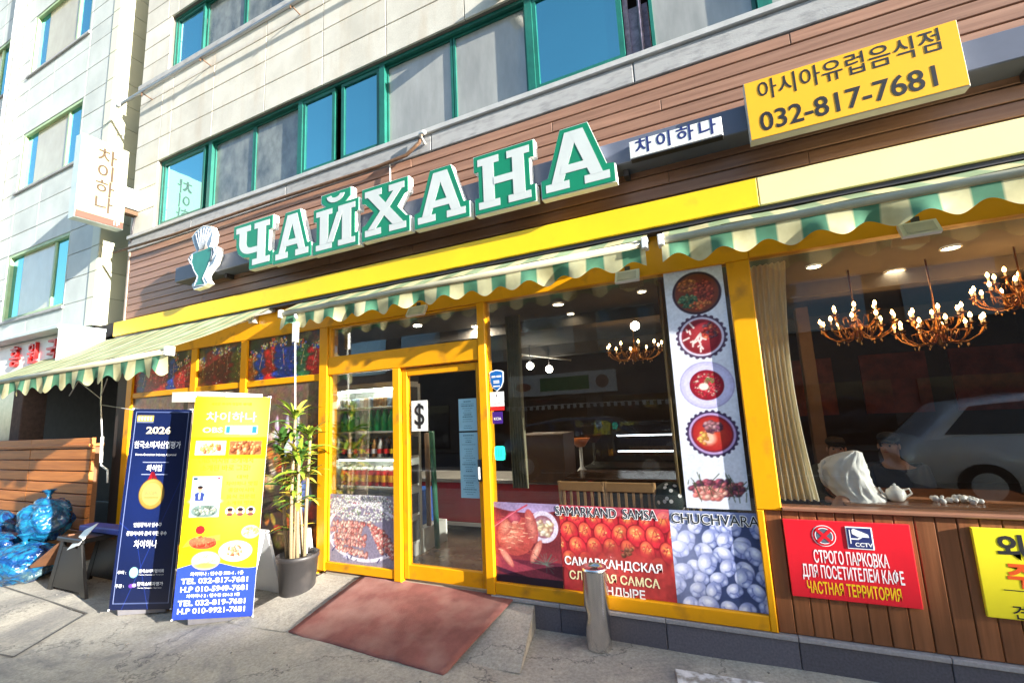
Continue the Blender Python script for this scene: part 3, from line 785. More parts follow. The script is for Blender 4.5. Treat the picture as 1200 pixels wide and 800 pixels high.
def bottles(z, kind, n, y=.46, x0=-3.99, x1=-3.13):
    for row in range(2):
        for k in range(n):
            x = x0 + (k + .5) * (x1 - x0) / n; yy = y + row * .14
            if kind == 'can': o = MB().lathe([(0, 0), (.03, 0), (.03, .09), (.026, .1), (0, .1)], (x, yy, z), 10).build('can', random.choice([mat('can_blue', (.3, .4, .55), .3), mat('can_white', (.6, .6, .55), .3), mat('can_brown', (.35, .2, .08), .3)]), None)
            elif kind == 'green': o = MB().lathe([(0, 0), (.045, 0), (.047, .12), (.02, .2), (.014, .23), (0, .23)], (x, yy, z), 12).build('bottle', mat('green_plastic_bottle', (.01, .32, .08), .15, var=.1), None)
            elif kind == 'mix': o = MB().lathe([(0, 0), (.035, 0), (.036, .1), (.03, .13), (.014, .17), (.014, .2), (0, .2)], (x, yy, z), 10).build('bottle', random.choice([mat('cola_bottle', (.03, .015, .01), .15), mat('tea_bottle', (.35, .16, .04), .2), mat('pale_bottle', (.5, .5, .46), .3)]), None)
            else: o = MB().lathe([(0, 0), (.045, 0), (.048, .02), (.048, .13), (.038, .16), (.038, .165)], (x, yy, z), 12).build('jar', mat('red_jar', (.45, .02, .012), .15, var=.15), None)
            if kind == 'jar':
                MB().lathe([(.049, .045), (.049, .115)], (x, yy, z), 12).build('label', mat('jar_label', (.75, .38, .03), .5, var=.3, scale=60), o)
                MB().lathe([(.04, .165), (.041, .19), (0, .191)], (x, yy, z), 12).build('lid', mat('jar_lid', (.6, .58, .5), .3), o)
            if kind == 'mix': MB().lathe([(.037, .04), (.037, .09)], (x, yy, z), 10).build('label', random.choice([WINK, RINK, YINK]), o)
            if kind == 'green': MB().lathe([(.0145, .23), (.0145, .245), (0, .245)], (x, yy, z), 8).build('lid', WINK, o)
            lab = {'can': 'small drinks can on the top shelf behind the left door pane', 'green': 'green soda bottle on the second shelf of the drinks cabinet', 'mix': 'mixed drink bottle on the middle shelf of the drinks cabinet', 'jar': 'red preserve jar with yellow label low in the drinks cabinet'}[kind]
            ORD = ['leftmost', 'second', 'third', 'fourth', 'fifth', 'sixth', 'seventh', 'eighth', 'ninth', 'tenth', 'eleventh', 'twelfth', 'thirteenth']
            what = {'can': 'small drinks can on the top shelf', 'green': 'green soda bottle on the second shelf', 'mix': 'drink bottle on the middle shelf', 'jar': 'red preserve jar on the ' + ('upper' if z > .8 else 'lower') + ' jar shelf'}[kind]
            lab = ORD[k] + (' ' if k == 0 else ' from left, ') + what + (', front row' if row == 0 else ', back row')
            ptag(o, lab, {'can': 'can', 'jar': 'jar'}.get(kind, 'bottle'), {'can': 'drinks cans on the top shelf', 'green': 'green bottles on the second shelf', 'mix': 'mixed bottles on the middle shelf', 'jar': 'red jars on the lower shelves'}[kind])
bottles(1.76, 'can', 13); bottles(1.50, 'green', 9); bottles(1.22, 'mix', 10); bottles(.92, 'jar', 9); bottles(.62, 'jar', 9)
# red counter seen through the door
ct = thing('serving_counter', (-3, 1.7, .18), 'red serving counter with white base and top edge seen through the glass door', 'counter')
MB().bbox(-4.0, -1.55, 1.5, 2.1, .33, .80, .01).build('front_panel', mat('counter_red', (.55, .02, .02), .35, var=.1), ct)
MB().bbox(-4.03, -1.52, 1.46, 2.14, .802, .85, .006).build('counter_top', mat('counter_top_grey', (.35, .34, .32), .3), ct)
MB().box(-4.0, -1.55, 1.48, 1.5, .29, .329).build('base_trim', WMETAL, ct)
o = ptag(MB().bbox(-3.55, -3.12, .62, 1.25, .18, .42, .02).build('storage_box', mat('grey_plastic_tub', (.42, .42, .38), .5)), 'pale grey storage box on the floor just inside the door', 'box')
o = ptag(MB().bbox(-3.56, -3.22, .70, 1.2, .43, .80, .02).build('crate', mat('blue_crate', (.02, .10, .4), .4)), 'blue crate standing on the grey box inside the door', 'crate')
# polka dot chair covers, wooden chairs by the poster window
CHW = mat('light_chair_wood', (.42, .24, .10), .4, var=.15)
def chair(x, y, lab):
    o = thing('chair', (x, y, .18), lab, 'chair', 'wooden chairs behind the poster window')
    for sx in (-1, 1):
        MB().tube([(x + sx * .2, y - .2, .18), (x + sx * .2, y - .19, .62), (x + sx * .2, y - .25, 1.0)], .018, 6).build('leg', CHW, o)
        MB().tube([(x + sx * .19, y + .2, .18), (x + sx * .19, y + .19, .62)], .018, 6).build('leg', CHW, o)
    MB().bbox(x - .21, x + .21, y - .22, y + .2, .62, .65, .01).build('seat', CHW, o)
    MB().bbox(x - .2, x + .2, y - .262, y - .24, .92, 1.0, .006).build('top_rail', CHW, o)
    for k in range(6): MB().box(x - .17 + k * .063, x - .15 + k * .063, y - .255, y - .243, .655, .92).build('slat', CHW, o)
chair(-1.22, .75, 'light wooden slat chair, left one, behind the SAMARKAND poster')
chair(-.80, .75, 'light wooden slat chair, right one, behind the SAMSA poster')
tb = thing('dining_table', (-1.0, 1.45, .18), 'dark dining table behind the two wooden chairs of the poster window', 'table')
MB().bbox(-1.6, -.4, 1.15, 1.75, .9, .93, .01).build('tabletop', mat('dark_table', (.08, .045, .03), .25), tb)
for sx in (-1.5, -.5): MB().box(sx - .03, sx + .03, 1.4, 1.5, .18, .9).build('leg', DKMETAL, tb)
o = MB().sphere((-.47, .55, .86), .13, 20, 14, (1.15, .8, 1.15)).build('bag', mat('dark_green_cloth', (.02, .035, .03), .7))
ptag(o, 'dark green bag with white polka dots lying behind the bottom of the window', 'bag')
dm = MB()
for a in range(12):
    t_ = random.uniform(-1.2, 1.2); ph = random.uniform(-.9, 1.1); n3 = Vector((math.sin(t_) * math.cos(ph), -math.cos(t_) * math.cos(ph), math.sin(ph)))
    c3 = Vector((-.47 + n3.x * .13 * 1.15, .55 + n3.y * .13 * .8, .86 + n3.z * .13 * 1.15)) + n3 * .002; u_ = n3.orthogonal().normalized(); dm.disc(c3, .016, u_, n3.cross(u_), 10)
dm.build('polka_dot', WINK, o)
# glass display case with two white light strips
dc = thing('display_case', (-1.0, 2.2, .18), 'glass food display case with white light strips deep in the poster window', 'display case')
MB().box(-1.7, .0, 2.2, 2.8, .18, .9).build('case_base', mat('case_dark', (.04, .035, .03), .3), dc)
MB().box(-1.7, .0, 2.2, 2.21, .9, 1.45).build('case_glass', GLASS, dc)
for z in (1.08, 1.27): MB().box(-1.25, -.15, 2.25, 2.26, z, z + .015).build('light_strip', mat('strip_glow', (1, 1, 1), .5, var=0, emit=(.85, .92, 1), es=2.2), dc)
o = thing('bowl', (-1.55, 1.9, 1.1), 'orange serving bowl on a stand in the poster window', 'bowl'); MB().lathe([(0, 0), (.05, 0), (.12, .1), (.115, .1), (.04, .01)], (-1.62, 1.9, 1.18), 16).build('dish', mat('orange_glaze', (.55, .16, .03), .3), o); MB().lathe([(.06, 0), (.02, .05), (.02, .28)], (-1.62, 1.9, .9), 12).build('stand', WMETAL, o)
# screen / cupboard left part
o = ptag(MB().bbox(-2.1, -1.6, 1.2, 1.6, .86, 1.38, .01).build('cupboard', mat('cupboard_brown', (.12, .07, .04), .5)), 'brown cupboard standing on the counter behind the stickers', 'cupboard')
# green broom pole inside door
o = ptag(MB().tube([(-3.02, .9, .2), (-3.0, .8, 1.46)], .03, 8).build('pole', mat('green_pole', (.03, .16, .09), .4)), 'green pole standing inside the door under the dollar notice', 'pole')
o = ptag(MB().tube([(-3.16, .95, .2), (-3.10, .85, 1.44)], .028, 8).build('wooden_pole', mat('bare_wood_pole', (.22, .13, .07), .5)), 'bare wooden pole inside the door beside the green pole', 'pole')

# curtains
def curtain(x0, x1, y, z0, z1, mt, lab, gather=0.0, folds=9, w2=None):
    t = MB(); nx, nz = folds * 8, 24; vs = []; fs = []
    for j in range(nz + 1):
        s_ = j / nz; z = z1 + (z0 - z1) * s_; pin = 1 - gather * math.sin(math.pi * min(1, s_)) ** 1.0
        for i in range(nx + 1):
            q = i / nx; x = x0 + (x1 - x0) * q * pin
            vs.append((x, y + .035 * math.sin(q * folds * 2 * math.pi + 1.2 * math.sin(s_ * 3)) * (.6 + .4 * s_), z))
    for j in range(nz):
        for i in range(nx): a = j * (nx + 1) + i; fs.append((a, a + 1, a + nx + 2, a + nx + 1))
    t.add(vs, fs, True); return ptag(t.build('curtain', mt), lab, 'curtain')
CUR = mat('cream_sheer_curtain', (.86, .82, .64), .8, var=.10, scale=8)
_n = CUR.node_tree.nodes; _l = CUR.node_tree.links
_t = _n.new('ShaderNodeBsdfTranslucent'); _t.inputs[0].default_value = (.85, .80, .60, 1); _q = _n.new('ShaderNodeBsdfTransparent'); _m = _n.new('ShaderNodeMixShader'); _m.inputs[0].default_value = .45; _m2 = _n.new('ShaderNodeMixShader'); _m2.inputs[0].default_value = .12
_l.new(_n['Principled BSDF'].outputs[0], _m.inputs[1]); _l.new(_t.outputs[0], _m.inputs[2]); _l.new(_m.outputs[0], _m2.inputs[1]); _l.new(_q.outputs[0], _m2.inputs[2]); _l.new(_m2.outputs[0], _n['Material Output'].inputs[0])
CURG = mat('olive_curtain', (.20, .19, .12), .8, var=.2, scale=8)
curtain(.275, .50, .14, .97, 2.6, CUR, 'cream gathered curtain at the left edge of the right window', .22, 6)
curtain(-.42, -.24, .5, .5, 2.7, mat('gold_curtain', (.30, .22, .10), .8, var=.2), 'narrow gold curtain hanging beside the tall food poster', .1, 4)
curtain(-1.84, -1.68, .40, .95, 2.55, CURG, 'olive green curtain behind the blue shield sticker', .1, 6)

# table and teapot in the right window
tb = thing('dining_table', (1.1, .6, .18), 'brown dining table close behind the right window with a white teapot', 'table')
MB().bbox(.66, 1.75, .28, .95, .90, .93, .01).build('tabletop', mat('brown_varnished_table', (.22, .10, .05), .25), tb)
for sx in (.75, 1.65): MB().box(sx - .03, sx + .03, .55, .65, .18, .90).build('leg', DKMETAL, tb)
tp = thing('teapot', (.975, .42, .932), 'small white porcelain teapot on the table behind the right window', 'teapot')
PORC = mat('white_porcelain', (.8, .8, .76), .15, var=.02)
c = (.975, .42, .932)
MB().lathe([(0, 0), (.035, 0), (.05, .018), (.056, .045), (.048, .072), (.028, .084), (0, .088)], c, 20).build('pot_body', PORC, tp)
MB().lathe([(.028, .084), (.02, .096), (.006, .1), (.009, .108), (0, .114)], c, 16).build('lid', PORC, tp)
MB().tube([(c[0] - .045, c[1], c[2] + .03), (c[0] - .07, c[1], c[2] + .05), (c[0] - .088, c[1], c[2] + .085)], [.014, .009, .006], 8).build('spout', PORC, tp)
MB().tube([(c[0] + .045, c[1], c[2] + .072), (c[0] + .075, c[1], c[2] + .08), (c[0] + .085, c[1], c[2] + .05), (c[0] + .05, c[1], c[2] + .022)], .006, 8).build('handle', PORC, tp)
o = ptag(MB().lathe([(0, 0), (.07, .004), (.085, .014), (.082, .016), (.05, .006), (0, .005)], (.97, .5, .932), 20).build('saucer', PORC), 'flat white saucer behind the teapot on the table', 'saucer')
o = MB()
for k in range(26): o.sphere((1.28 + random.uniform(-.12, .14), .42 + random.uniform(-.05, .05), .945 + random.uniform(0, .015)), random.uniform(.012, .022), 6, 4)
ptag(o.build('napkin', PORC), 'crumpled white napkin on the table right of the teapot', 'napkin')

# people at the table
def skin_mesh(name, nodes, edges, mt, parent, sub=2, root=0):
    me = bpy.data.meshes.new(name); off = wloc(parent)
    me.from_pydata([tuple(Vector(p) - off) for p, r in nodes], edges, []); ob = bpy.data.objects.new(name, me); COL.objects.link(ob); ob.parent = parent
    ob.modifiers.new('s', 'SKIN'); 
    for i, (p, r) in enumerate(nodes):
        sv = me.skin_vertices[0].data[i]; rr = r if isinstance(r, tuple) else (r, r); sv.radius = rr; sv.use_root = (i == root)
    q = ob.modifiers.new('b', 'SUBSURF'); q.levels = sub; q.render_levels = sub
    dg = bpy.context.evaluated_depsgraph_get(); m2 = bpy.data.meshes.new_from_object(ob.evaluated_get(dg)); ob.modifiers.clear(); ob.data = m2
    m2.materials.clear(); m2.materials.append(mt)
    if name in ('coat', 'hood', 'trouser_leg'):
        from mathutils import noise as mn
        nn_ = [v_.normal.copy() for v_ in m2.vertices]
        for v_, q in zip(m2.vertices, nn_):
            p_ = v_.co * 9; v_.co += q * (.010 * mn.noise(p_ * .8) - .011 * abs(mn.noise(Vector((p_.x * 2.2, p_.y * 2.2, p_.z * .9)))))
    m2.polygons.foreach_set('use_smooth', [True] * len(m2.polygons)); return ob
SKINM = mat('skin', (.42, .22, .14), .55, var=.08)
def person(base, yaw, coatm, legm, hairm, hood, lab, lean=1.0):
    """seated figure; base = point on the seat, yaw = facing direction (rotation about z of +y)"""
    cy, sy = math.cos(yaw), math.sin(yaw)
    def L(a, b, c_):
        if c_ > .2 and b < .3: b = b * lean; c_ = c_ - (lean - 1) * .10 * c_
        return (base[0] + a * cy - b * sy, base[1] + a * sy + b * cy, base[2] + c_)
    o = thing('person', base, lab, 'person')
    hands = []
    nodes = [(L(0, 0, .08), .13), (L(0, .06, .34), .135), (L(0, .13, .50), .10), (L(0, .16, .57), .05), (L(0, .19, .66), (.075, .085)), (L(0, .2, .74), (.07, .08))]
    ed = [(0, 1), (1, 2), (2, 3), (3, 4), (4, 5)]
    for s_ in (-1, 1):
        b = len(nodes); nodes += [(L(s_ * .16, .12, .46), .06), (L(s_ * .22, .24, .24), .042), (L(s_ * .13, .46, .25), .03), (L(s_ * .11, .52, .255), (.022, .034))]
        ed += [(2, b), (b, b + 1), (b + 1, b + 2), (b + 2, b + 3)]
        f0 = b + 3
        for q in range(5):
            k = len(nodes); dx = (-.028 + q * .014) * 1.0 if q < 4 else s_ * -.03; ln = (.03, .036, .034, .026, .01)[q]
            nodes += [(L(s_ * .11 + dx, .55 + ln * .4 if q < 4 else .53, .252), .0085), (L(s_ * .11 + dx * 1.05, .565 + ln, .24), .0075)]
            ed += [(f0, k), (k, k + 1)]
        k = len(nodes); nodes += [(L(s_ * .09, 0, .05), .085), (L(s_ * .12, .42, .06), .065), (L(s_ * .12, .44, -.36), .042), (L(s_ * .12, .54, -.40), .035)]
        ed += [(0, k), (k, k + 1), (k + 1, k + 2), (k + 2, k + 3)]
    body = skin_mesh('body', nodes, ed, SKINM, o)
    # face: eyes, nose, mouth, ears
    hc = Vector(L(0, .2, .70)); fwd = Vector((-sy, cy, 0)); rt = Vector((cy, sy, 0)); F = MB()
    for s_ in (-1, 1): F.sphere(hc + fwd * .082 + rt * .03 * s_ + Vector((0, 0, .012)), .009, 8, 6)
    F.build('eye', BLACK, o)
    MB().sphere(hc + fwd * .092 + Vector((0, 0, -.012)), .014, 8, 6, (1, 1, 1.5)).build('nose', SKINM, o)
    MB().sphere(hc + fwd * .084 + Vector((0, 0, -.042)), .02, 8, 6, (1, .5, .3)).build('mouth', mat('lips', (.35, .1, .08), .5), o)
    F = MB()
    for s_ in (-1, 1): F.sphere(hc + rt * .078 * s_, .02, 8, 6, (.5, .8, 1.3))
    F.build('ear', SKINM, o)
    cn = [(L(0, 0, .05), .19), (L(0, .03, .26), .20), (L(0, .08, .42), .175), (L(0, .12, .50), .11)]
    ce = [(0, 1), (1, 2), (2, 3)]
    for s_ in (-1, 1):
        b = len(cn); cn += [(L(s_ * .17, .11, .46), .105), (L(s_ * .235, .24, .24), .068), (L(s_ * .135, .44, .25), .048)]; ce += [(2, b), (b, b + 1), (b + 1, b + 2)]
    if hood:
        from mathutils import noise as mn
        def loft(name, rings, ridge, closed_top=True):
            vs = []; fs = []; sg = 56
            for q, (bb, cc, ha, hb) in enumerate(rings):
                for k in range(sg):
                    t_ = 2 * math.pi * k / sg; a_ = math.cos(t_); d_ = math.sin(t_); e_ = 1.0
                    n1 = mn.noise(Vector((a_ * 3.2 + 5, d_ * 3.2, cc * 7))); n2 = mn.noise(Vector((a_ * 7, d_ * 7 + 3, cc * 11 + bb * 6)))
                    e_ += ridge * ((1 - abs(n1) * 2.2) - .5) * .22 + ridge * ((1 - abs(n2) * 2.4) - .5) * .10
                    vs.append(L(a_ * ha * e_, bb + d_ * hb * e_, cc))
            for q in range(len(rings) - 1):
                for k in range(sg): fs.append((q * sg + k, q * sg + (k + 1) % sg, (q + 1) * sg + (k + 1) % sg, (q + 1) * sg + k))
            fs.append(tuple((len(rings) - 1) * sg + k for k in range(sg)))
            MB().add(vs, fs, True).build(name, coatm, o)
        def dense(pts, n=5):
            out = []
            for A_, B_ in zip(pts, pts[1:]):
                for q in range(n): out.append(tuple(A_[z_] + (B_[z_] - A_[z_]) * q / n for z_ in range(4)))
            return out + [pts[-1]]
        loft('coat', dense([(-.08, 0, .20, .17), (-.07, .12, .215, .165), (-.05, .24, .225, .16), (-.01, .34, .23, .15), (.03, .42, .205, .14), (.07, .48, .15, .125), (.10, .53, .10, .10), (.11, .55, .06, .07)]), 1.0)
        loft('hood', dense([(.08, .50, .125, .12), (.12, .545, .118, .125), (.15, .60, .122, .135), (.17, .66, .122, .14), (.17, .72, .112, .13), (.14, .775, .085, .10), (.10, .81, .045, .055), (.08, .825, .01, .015)], 4), .7)
        MB().tube([L(math.cos(t_) * .118, .245 + .0 * t_, .655 + math.sin(t_) * .105) for t_ in np.linspace(0, 2 * math.pi, 20)], .012, 6).build('hood_rim', coatm, o)
        for s_ in (-1, 1):
            arm_ = [L(s_ * .17, .03, .42), L(s_ * .25, .10, .30), L(s_ * .25, .20, .22), L(s_ * .17, .36, .24), L(s_ * .13, .44, .25)]
            rr_ = [.085, .082, .075, .062, .05]
            MB().tube(arm_, rr_, 16).build('sleeve', coatm, o)
    else:
        skin_mesh('coat', cn, ce, coatm, o, 3)
    if hood:
        hn = None; _h = [(L(0, .05, .44), .13), (L(0, .14, .55), .115), (L(0, .20, .64), .108), (L(0, .19, .72), .09), (L(0, .12, .76), .03)]
        pass
    else:
        MB().sphere(hc + Vector((0, 0, .078)) - fwd * .018, .088, 14, 10, (1, 1.08, .62)).build('cap', hairm, o)
        MB().sphere(hc + fwd * .075 + Vector((0, 0, .055)), .06, 12, 6, (1, 1, .10)).build('cap_peak', hairm, o)
    tr = []
    for s_ in (-1, 1):
        tn = [(L(s_ * .08, 0, .05), .1), (L(s_ * .12, .42, .065), .08), (L(s_ * .12, .44, -.34), .055)]
        skin_mesh('trouser_leg', tn, [(0, 1), (1, 2)], legm, o)
    return o
person((.86, .40, .44), math.radians(50), mat('white_quilted_coat', (.78, .78, .74), .7, var=.06, scale=12, bump=.5, bscale=18), mat('dark_trousers', (.03, .03, .04), .8), BLACK, True, 'person in a white hooded coat bent over the table behind the right window', 1.1)
person((1.42, 1.95, .46), math.radians(150), mat('dark_jacket', (.03, .035, .05), .7), mat('dark_trousers', (.03, .03, .04), .8), mat('black_cap', (.015, .015, .02), .8), False, 'person in a dark cap and jacket sitting across the table from the white coat')
person((1.0, 2.35, .40), math.radians(175), mat('olive_jacket', (.05, .05, .03), .8), mat('dark_trousers', (.03, .03, .04), .8), mat('brown_hair_cap', (.03, .018, .01), .8), False, 'dim person sitting further inside behind the white hooded coat')

# ================================================================== NEIGHBOUR BUILDING (left)
nb = thing('neighbour_building', (-11, 1, 0), 'white stone-clad building at the left edge with blue windows and a cream corner strip', 'building')
NX = -8.40; NYF = -.085
nh = [(-11.70, -9.43, 8.58, 9.9), (-11.62, -9.40, 6.12, 7.30), (-11.62, -9.38, 3.64, 4.88), (-14.9, -12.75, 8.58, 9.9), (-14.9, -12.75, 6.12, 7.3), (-14.9, -12.75, 3.64, 4.88)]
backing(nb, (-20, NX - .02, 3.2, 13), nh, NYF + .02, .3, mat('pale_joint', (.2, .22, .22), .9))
t = MB(); t.box(NX - .3, NX - .012, NYF + .022, 6, 3.2, 13); t.build('side_wall', mat('pale_joint', (.2, .22, .22), .9), nb)
zz = [3.2, 3.64, 4.05, 4.46, 4.88, 5.25, 5.68, 6.12, 6.50, 6.90, 7.30, 7.80, 8.25, 8.58, 8.95, 9.4, 9.9, 10.4, 10.9, 11.4, 11.9, 12.4, 12.9]
xx = [-20, -18.5, -17, -15.6, -14.2, -13.2, -12.55, -11.6, -10.6, -9.35, NX - .22]
panels(nb, xx, zz, NYF + .02, NYF, STONEL, nh)
for i in range(len(zz) - 1): # corner strip and side cladding
    piece('corner_stone', nb, NX - .217, NX - .012, NYF - .012, NYF + .02, zz[i] + .004, zz[i + 1] - .004, mat('cream_corner_stone', (.62, .62, .48), .5, var=.04), .004)
for i in range(len(zz) - 1):
    for (a, b) in ((NYF - .01, .35), (.357, 1.1), (1.107, 2.0)):
        piece('side_stone', nb, NX - .011, NX + .012, a, b, zz[i] + .004, zz[i + 1] - .004, mat('cream_side_stone', (.50, .50, .36), .5, var=.04), .003)
def nwin(x0, x1, z0, z1):
    w_ = x1 - x0
    f = MB(); f.box(x0, x1, NYF + .01, NYF + .13, z1 - .05, z1); f.box(x0, x1, NYF + .01, NYF + .13, z0, z0 + .05); f.box(x0, x0 + .09, NYF + .011, NYF + .129, z0 + .05, z1 - .05); f.box(x1 - .04, x1, NYF + .011, NYF + .129, z0 + .05, z1 - .05)
    fo = f.build('window', LIME, nb)
    seg = [(x0 + .09, x0 + .09 + w_ * .17, SKYG), (x0 + .09 + w_ * .17, x0 + w_ * .74, FR3), (x0 + w_ * .74 + .06, x1 - .04, SKYG)]
    for a, b, g in seg: MB().box(a + .003, b - .003, NYF + .06, NYF + .066, z0 + .05, z1 - .05).build('pane', g, fo)
    MB().box(x0 + w_ * .74, x0 + w_ * .74 + .057, NYF + .04, NYF + .10, z0 + .05, z1 - .05).build('sash', LIME, fo)
    MB().bbox(x0 - .05, x1 + .05, NYF - .03, NYF, z0 - .05, z0 - .004, .005).build('sill', CONC, fo)
for (a, b, c_, d) in nh: nwin(a, b, c_, d)
# downpipes at the far left
for x in (-12.18, -12.42): MB().tube([(x, NYF - .06, 3.3), (x, NYF - .06, 12.9)], .045, 8).build('downpipe', WMETAL, nb)
# ground floor of the neighbour: dark open front, beam, glazed pane
t = MB(); t.box(-20, -7.73, 2.5, 2.6, 0, 3.2); t.box(-20, -7.73, .0, 2.5, 3.0, 3.2); t.build('shop_recess', mat('dark_recess', (.025, .022, .022), .8, var=.3), nb)
MB().bbox(-20, NX, -.05, .25, 2.62, 3.18, .01).build('lintel_beam', mat('weathered_lintel', (.05, .04, .036), .7, var=.3), nb)
MB().bbox(-10.85, -10.50, -.05, .25, 0, 2.615, .01).build('brick_pier', mat('dark_brick_pier', (.09, .06, .05), .8, var=.3, scale=14), nb)
for zc in (1.72, 1.86, 2.0): MB().box(-8.75, -7.75, .9, 1.3, zc, zc + .02).build('shelf', mat('grey_shelf', (.3, .3, .3), .5), nb)
MB().box(-13.6, -10.86, .1, .115, 1.4, 2.5).build('pane', frosted_mat('shop_poster_pane', (.2, .24, .2), (.5, .5, .45), (1, 1, 1)), nb)
t = MB(); t.box(-20, -10.86, .02, .12, 2.45, 2.61); t.build('window_head', mat('olive_head', (.2, .2, .15), .7), nb)
# neighbour's sign box with red raised letters
ns = thing('neighbour_sign', (-9, -.6, 2.7), 'white box sign with red raised Korean letters above the long awning at the left edge', 'sign')
MB().bbox(-13, -8.02, -.45, -.09, 2.55, 3.02, .01).build('sign_box', mat('sign_box_white', (.85, .85, .82), .4, var=.05), ns)
MB().bbox(-13, -7.98, -.62, -.09, 3.03, 3.09, .01).build('sign_hood', mat('pale_blue_hood', (.55, .66, .66), .5), ns)
MB().bbox(-8.015, -7.975, -.60, -.09, 2.5, 3.028, .004).build('end_panel', mat('sign_box_white', (.8, .8, .8), .4), ns)
for k, ch in enumerate('흥원국'):
    lt = text(ch, .24, (-9.62 + k * .58, -.475, 2.78), ns, RINK, off=.015, name='letter', depth=.02)
# dark awning strip and low plank wall
lw = thing('plank_barrier', (-9.5, -.2, 0), 'low wall of orange-brown horizontal planks behind the garbage bags', 'barrier')
zb = .10; k = 0
while zb < 1.44:
    for a, b in ((-14.0, -11.6), (-11.597, -9.3), (-9.297, -7.62)): piece('plank', lw, a, b, -.30, -.25, zb + .006, zb + .138, WOODL, .005, .002)
    zb += .147
for x in (-13.9, -11.6, -9.3, -7.7): MB().box(x - .04, x + .04, -.249, -.18, .0, 1.46).build('post', mat('barrier_post', (.2, .09, .04), .8), lw)
MB().bbox(-14.0, -7.60, -.33, -.17, 1.45, 1.485, .006).build('cap_board', WOODL, lw)
o = ptag(MB().box(-11.7, -10.3, -.9, -.5, 2.16, 2.30).build('shop_parasol', mat('red_canvas', (.6, .06, .04), .8)), 'red canvas edge showing under the awning at the far left', 'canopy')
# branchy wire / hose under awning
o = MB().tube([(-7.35, -.36, 2.35), (-7.33, -.36, 2.0), (-7.2, -.37, 1.55)], .008, 6).tube([(-7.2, -.37, 1.57), (-7.17, -.375, 1.25)], .018, 6).tube([(-7.17, -.375, 1.25), (-7.1, -.40, 1.22), (-6.9, -.42, 1.17), (-6.88, -.42, 1.02)], .011, 6)
ptag(o.build('awning_crank', WMETAL), 'white awning crank rod hanging in front of the plank wall', 'crank rod')
o = MB()
for a, b in (((-7.33, -.36, 2.1), (-6.9, -.5, 2.28)), ((-7.33, -.36, 2.05), (-7.6, -.5, 2.3)), ((-7.33, -.36, 1.98), (-6.6, -.2, 1.85)), ((-7.6, -.5, 2.3), (-7.8, -.5, 2.12))): o.tube([a, b], .006, 5)
ptag(o.build('wire', mat('grey_wire', (.35, .35, .35), .5)), 'thin branching wires beneath the left awning', 'wire')
# unseen block added to cast shade; its roof edge draws it over the forecourt
t = MB(); fx = [(50.3, -14.07), (56.9, -9.9), (62.3, -9.28), (67, -17), (55, -25)]
n_ = len(fx); t.add([(a, b, 0) for a, b in fx] + [(a, b, 14.68) for a, b in fx], [tuple(range(5))[::-1], tuple(range(5, 10))] + [(i, (i + 1) % 5, 5 + (i + 1) % 5, 5 + i) for i in range(5)])
eb = thing('shade_block', (48, -14, 0), 'plain grey unseen block added along the street to shade the forecourt', 'building')
t.build('wall', mat('plain_render', (.35, .34, .32), .8), eb)
for k in range(5):
    for i in range(4):
        s_ = (i + .5) / 4; A = Vector((50.3, -14.07, 0)).lerp(Vector((56.9, -9.9, 0)), s_); d = Vector((6.6, 4.17, 0)).normalized(); nn = Vector((-d.y, d.x, 0)) * .05
        MB().prism([(-.7, 0), (.7, 0), (.7, 1.4), (-.7, 1.4)], A + nn + Vector((0, 0, .9 + k * 2.7)), d, (0, 0, 1), -nn * .9).build('window', DARKG, eb)
# buildings across the street, seen only as reflections in the glass
ob_ = thing('shop_building_opposite', (-2, -13, 0), 'low dark shop building across the street, mirrored in the poster window', 'building')
MB().box(-30, 16, -20, -13, 0, 6.4).build('wall', mat('brown_grey_render', (.11, .10, .095), .8, var=.2, scale=1), ob_)
for x in range(-28, 15, 3):
    MB().box(x, x + 2.1, -12.998, -12.95, 3.6, 5.2).build('window', DARKG, ob_)
    MB().box(x, x + 2.4, -12.998, -12.96, .2, 2.0).build('shop_window', mirror_glass('far_shop_glass', (.2, .22, .25), (.02, .02, .025), .3) if 'far_shop_glass' not in MATS else MATS['far_shop_glass'], ob_)
sg = thing('green_shop_sign', (-5.6, -12.8, 2.4), 'white and green shop sign across the street mirrored in the poster window', 'sign')
MB().bbox(-7.6, -3.4, -12.95, -12.75, 2.15, 2.95, .01).build('sign_board', mat('dull_white_board', (.45, .47, .47), .5), sg)
MB().box(-6.3, -4.4, -12.748, -12.74, 2.3, 2.8).build('green_panel', mat('dull_green', (.02, .16, .05), .5), sg)
MB().disc((-3.9, -12.74, 2.55), .25, (1, 0, 0), (0, 0, 1), 20).build('roundel', mat('dull_brown', (.18, .1, .08), .5), sg)
MB().disc((-7.0, -12.74, 2.5), .33, (1, 0, 0), (0, 0, 1), 20, .16).build('picture', mat('dull_red', (.25, .06, .04), .5), sg)
t = MB()
for k in range(26):
    x = -7.5 + k * .24; t.box(x, x + .12, -12.9, -12.2, 1.75 + .0, 1.78)
    t.box(x, x + .12, -12.2, -12.18, 1.62, 1.78)
ptag(t.build('awning_opposite', mat('dull_stripe', (.4, .4, .38), .8)), 'grey striped awning across the street mirrored low in the poster window', 'awning')
